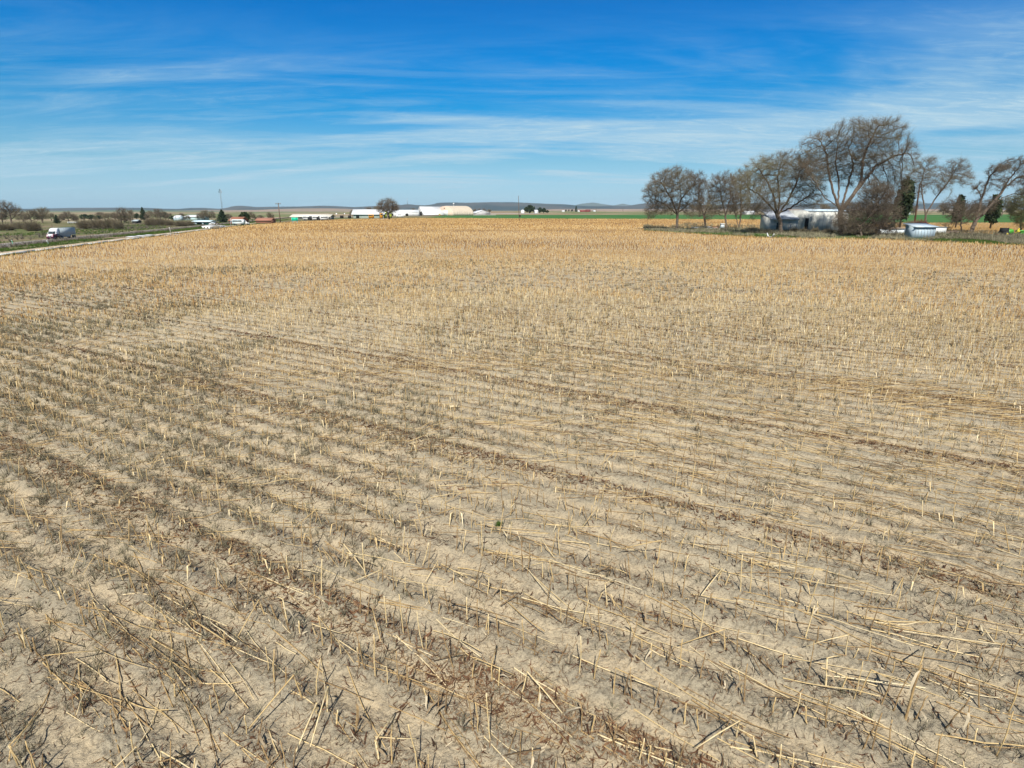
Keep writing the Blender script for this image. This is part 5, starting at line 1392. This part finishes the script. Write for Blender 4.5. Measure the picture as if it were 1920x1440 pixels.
# local: +y forward, x to its own right
def bx(name, m, c, d, parent=None, taper=1.0): return MB().box(c, d, 0, taper).build(name, m, parent or root)
hood = MB().prism([(0, .9), (-.15, 1.7), (-2.1, 2.05), (-2.1, .9)], 'x', -1.05, 1.05).build('hood', m_tw, root)
bx('bumper', m_td, (0, .02, .55), (2.3, .35, .55)); bx('grille', M['steel'], (0, .06, 1.25), (1.0, .12, .65))
for s in (-1, 1): bx('headlight', mat('headlamp', (.8, .8, .78)) if s < 0 else bpy.data.materials['headlamp'], (s * .85, .04, 1.15), (.38, .12, .28))
bx('lower_body', m_tr, (0, -.3, 1.0), (2.2, .62, .95))
MB().prism([(-2.1, .8), (-2.1, 2.05), (-2.55, 2.85), (-3.0, 3.2), (-3.7, 3.85), (-4.6, 4.05), (-5.4, 4.05), (-5.4, .8)], 'x', -1.2, 1.2).build('cab', m_tw, root)
MB().prism([(-2.04, 2.08), (-2.56, 2.98), (-2.75, 2.98), (-2.3, 2.08)], 'x', -1.12, 1.12).build('windscreen', M['glass'], root)
for s in (-1, 1):
    bx('side_window', M['glass'], (s * 1.2, -2.95, 2.45), (.06, .75, .55))
    bx('side_skirt', m_td, (s * 1.2, -3.6, 1.3), (.10, 3.7, 1.3)); bx('hood_side', m_td, (s * 1.04, -1.25, 1.35), (.10, 1.9, .75))
    mi = bx('mirror', m_tw, (s * 1.5, -2.2, 2.2), (.16, .2, .55))
    bx('exhaust_stack', M['steel'], (s * 1.1, -5.55, 2.8), (.18, .18, 2.4))
    wheel(root, s * 1.0, -1.1, .5, .32); wheel(root, s * .95, -6.0, .5, .55); wheel(root, s * .95, -7.25, .5, .55)
    wheel(root, s * .95, -17.3, .5, .55); wheel(root, s * .95, -18.6, .5, .55)
    MB().tube([(s * .95, -.35, 1.35), (s * .95, -.6, 1.75), (s * .95, -1.2, 1.8), (s * .95, -1.8, 1.5)], .2, 6).build('fender', m_tr, root)
bx('chassis', M['dark'], (0, -6.0, .85), (.9, 6.0, .35)); bx('fairing', m_tw, (0, -5.5, 3.2), (2.3, .25, 1.9))
tl = bx('trailer', m_tl, (0, -12.7, 2.65), (2.55, 13.4, 2.75))
bx('roof_rail', M['steel'], (0, -12.7, 4.05), (2.6, 13.45, .08), tl); bx('floor_rail', M['steel'], (0, -12.7, 1.25), (2.6, 13.45, .12), tl)
for i in range(12): bx('side_post', M['steel'], (1.29, -6.8 - i * 1.08, 2.65), (.04, .07, 2.6), tl); bx('side_post', M['steel'], (-1.29, -6.8 - i * 1.08, 2.65), (.04, .07, 2.6), tl)
bx('landing_gear', M['steel'], (0, -8.9, .75), (1.9, .15, 1.1)); bx('underside_box', m_tl, (0, -12.6, .85), (2.3, 4.4, .65))

def car(u, v, L_, W_, H_, m, label, rz, cat='car', name='parked_car', boxy=False, group=None):
    B = at(u, v); r = empty(name, B, rz, label, cat, group)
    a = L_ / 2
    if boxy: MB().prism([(-a, .45), (a, .45), (a, H_ * .8), (a * .92, H_), (-a, H_)], 'y', -W_ / 2, W_ / 2).build('body', m, r)
    else: MB().prism([(-a, .35), (a, .35), (a, H_ * .5), (a * .55, H_ * .58), (a * .25, H_ * .97), (-a * .55, H_), (-a * .9, H_ * .6), (-a, H_ * .55)], 'y', -W_ / 2, W_ / 2).build('body', m, r)
    for s in (-1, 1): MB().box((-a * .1, s * (W_ / 2 + .01), H_ * .75), (L_ * (.8 if boxy else .42), .04, H_ * .25)).build('side_window', M['glass'], r)
    for x in (-a * .62, a * .62):
        for s in (-1, 1): MB().tube([(x, s * (W_ / 2 - .2), .35), (x, s * (W_ / 2 + .04), .35)], .36, 12).build('wheel', M['dark'], r, True)
    return r
G_B = 'yellow buses by the long white roof'
car(696.5, 410.2, 8.5 * K(696, 410), 2.5, 3.1, m_yellow, 'yellow bus parked before the long white roof, left of the lone tree', .1, 'bus', 'parked_bus', True, G_B)
car(715, 410.4, 4.2 * K(715, 410), 2.5, 4.0, m_yellow, 'short yellow bus parked nearest the left side of the lone tree', .5, 'bus', 'parked_bus', True, G_B)
car(723, 409.5, 3.2 * K(723, 410), 2.5, 4.6, m_lime, 'lime green truck showing left of the trunk of the lone tree', .5, 'truck', 'parked_truck', True)
car(732.5, 409.5, 3.2 * K(732, 410), 2.5, 4.6, m_lime, 'lime green truck showing right of the trunk of the lone tree', .5, 'truck', 'parked_truck', True)
car(750, 407.2, 6.5, 2.2, 2.6, M['white'], 'white pickup parked in front of the very long low building', .05, 'pickup', 'parked_pickup')
car(847.5, 404.2, 5.5, 2.2, 2.2, m_rust, 'small red vehicle parked beside the ribs of the cream arched barn', .2)
car(824.8, 404.4, 3, 2.0, 2.0, mat('dull_yellow', (.5, .42, .15)), 'small yellowish vehicle left of the white door of the arched barn', .2)
for i, (u, m, lb) in enumerate([(577, M['white'], 'white vehicle leftmost under the cream roofed building'), (586, m_black, 'dark vehicle second from the left under the cream roofed building'), (594, M['white'], 'white vehicle in the middle under the cream roofed building'), (602, m_black, 'dark vehicle second from the right under the cream roofed building'), (608, M['white'], 'white vehicle rightmost under the cream roofed building')]):
    car(u, 413.2, 5.2, 2.2, 2.5, m, lb, .15 * i, 'car', 'parked_car', i % 2 == 0)
car(448, 422.4, 4.6, 2.0, 2.3, mat('pale_teal_paint', (.55, .70, .72), (.75, .78, .78), .4, .5), 'pale blue and white van beside the broad pine', .1, 'van', 'parked_van', True)
car(459, 422.0, 3.8, 1.8, 1.8, M['white'], 'white car parked right of the pale blue van', .3)
car(400.5, 422.4, 6.2, 2.2, 1.8, M['white'], 'white car parked at the right end of the open shed', .05)
car(409, 422.2, 4.6, 2.2, 1.8, mat('brown_paint', (.08, .04, .035)), 'dark brown car between the white car and the pointed pine', .6)
car(137, 419.5, 7.0, 2.6, 1.6, M['white'], 'low white trailer on the plain above the truck trailer', .05, 'trailer', 'parked_trailer', True)
hall('low_farm_roof', 'low grey roof beside bare trees in the left middle distance', 253, 418.5, 9 * K(253, 418), 6, 1.8, 2.8, 0, m_black, mat('bluish_grey_roof', (.42, .48, .5)))

# green tractor with implement at the right edge
B = at(1893, 443.5); k = mpp(B.y); root = empty('green_tractor', B, radians(4), 'green tractor with a dark cab standing on the gravel drive by the right edge', 'tractor')
def tb_(name, m, c, d, t=1.0): return MB().box(c, d, 0, t).build(name, m, root)
tb_('cab', m_black, (-1.7, 0, 1.35), (1.5, 1.3, 1.3), .85); tb_('hood', m_green, (-.4, 0, 1.15), (1.5, 1.0, .9), .88)
MB().ball((-.2, 0, 1.25), .55, 12).build('fuel_tank', m_green, root, True); tb_('chassis', M['dark'], (-.7, 0, .6), (3.6, .8, .35))
tb_('drawbar', m_rust, (-3.0, 0, .5), (1.4, .3, .15))
for s in (-1, 1):
    t = MB().tube([(-1.7, s * .75, .6), (-1.7, s * 1.05, .6)], .6, 20).build('wheel', M['dark'], root, True); MB().tube([(-1.7, s * .74, .6), (-1.7, s * 1.07, .6)], .28, 12).build('rim', mat('rim_yellow', (.7, .55, .05)), t, True)
    t = MB().tube([(.1, s * .65, .4), (.1, s * .9, .4)], .4, 16).build('wheel', M['dark'], root, True); MB().tube([(.1, s * .64, .4), (.1, s * .92, .4)], .2, 12).build('rim', bpy.data.materials['rim_yellow'], t, True)
B = at(1912, 442.5); root = empty('green_implement', B, radians(-5), 'green and yellow farm implement cut off by the right edge', 'farm implement')
tb_('frame', m_green, (.4, 0, 1.2), (2.8, .7, .35)); tb_('hopper', m_green, (.7, .1, .95), (1.6, .9, .7), .8); tb_('lower_bar', m_green, (.4, -.2, .6), (3.0, .3, .25))
MB().tube([(-1.2, -.1, .6), (-.5, -.1, 1.75)], .13, 8).build('lever', bpy.data.materials['rim_yellow'], root); tb_('toolbox', bpy.data.materials['rim_yellow'], (-.8, -.35, 1.1), (.55, .35, .4))
for x in (-.5, 1.2): MB().tube([(x, -.5, .35), (x, -.3, .35)], .36, 16).build('wheel', M['dark'], root, True)

# ------------------------------------------------------------------ small things that stand out in the near rows
def at_soil(u, v):
    x, y = flat(u, v); return Vector((x, y, float(zg(np.array([x]), np.array([y]))[0])))
m_husk = tone_mat('pale_husk', [(0, (.42, .33, .20)), (1, (.60, .50, .34))], trans=.15)
P = at_soil(1550, 1303)
V, L, S, T = ribbons(np.array([[[-.16, -.1, .03], [-.08, -.05, .10], [0, 0, .12], [.09, .05, .08], [.16, .09, .02]]]), np.array([[.008, .035, .045, .035, .004]]), np.array([[.45, -.6, .6]]), [.9])
o = np_mesh('pale_husk_leaf', V, L, S, m_husk, None, T, True); o.location = P; o.scale = (.42, .42, .42); tag(o, 'pale pointed husk leaf lying alone on bare soil near the lower right', 'husk leaf')
P = at_soil(851, 762)
o = MB().tube([(-.16, 0, .04), (-.08, .02, .06), (.05, .03, .06), (.17, .02, .04)], [.012, .035, .04, .012], 9).build('pale_corn_cob', tone_mat('cob', [(0, (.55, .47, .30)), (1, (.6, .5, .35))]), None, True)
o.location = P; tag(o, 'pale corn cob lying on the soil in the middle of the field', 'corn cob')
P = at_soil(936, 986); root = empty('green_weed', P, 0, 'single small green weed alone in the pale soil of the near rows', 'weed')
V, L, S, T = tufts(np.zeros((6, 2)) + RNG.normal(0, .02, (6, 2)), np.zeros(6), np.full(6, .11), 9, np.full(6, .012), np.full(6, .5), 1.2, .3)
np_mesh('leaves', V, L, S, M['green'], root, T)
P = at_soil(1697, 1350); root = empty('husked_corn_stalk', P, 0, 'tallest corn stalk with a pale hanging husk near the lower right', 'corn stalk')
p = np.array([[[0, 0, -.03], [.01, 0, .22], [.02, .01, .45], [.035, .01, .66], [.04, .0, .80]]]); V, L, S, T = tubes(p, np.array([[.017, .015, .014, .013, .011]]), 7, [.35])
np_mesh('stem', V, L, S, M['stalk_near'], root, T, True)
V, L, S, T = ribbons(np.array([[[.035, 0, .72], [-.02, -.03, .70], [-.06, -.05, .58], [-.07, -.05, .44]]]), np.array([[.006, .013, .015, .004]]), np.array([[.7, -.7, .1]]), [.9])
np_mesh('husk', V, L, S, m_husk, root, T, True)
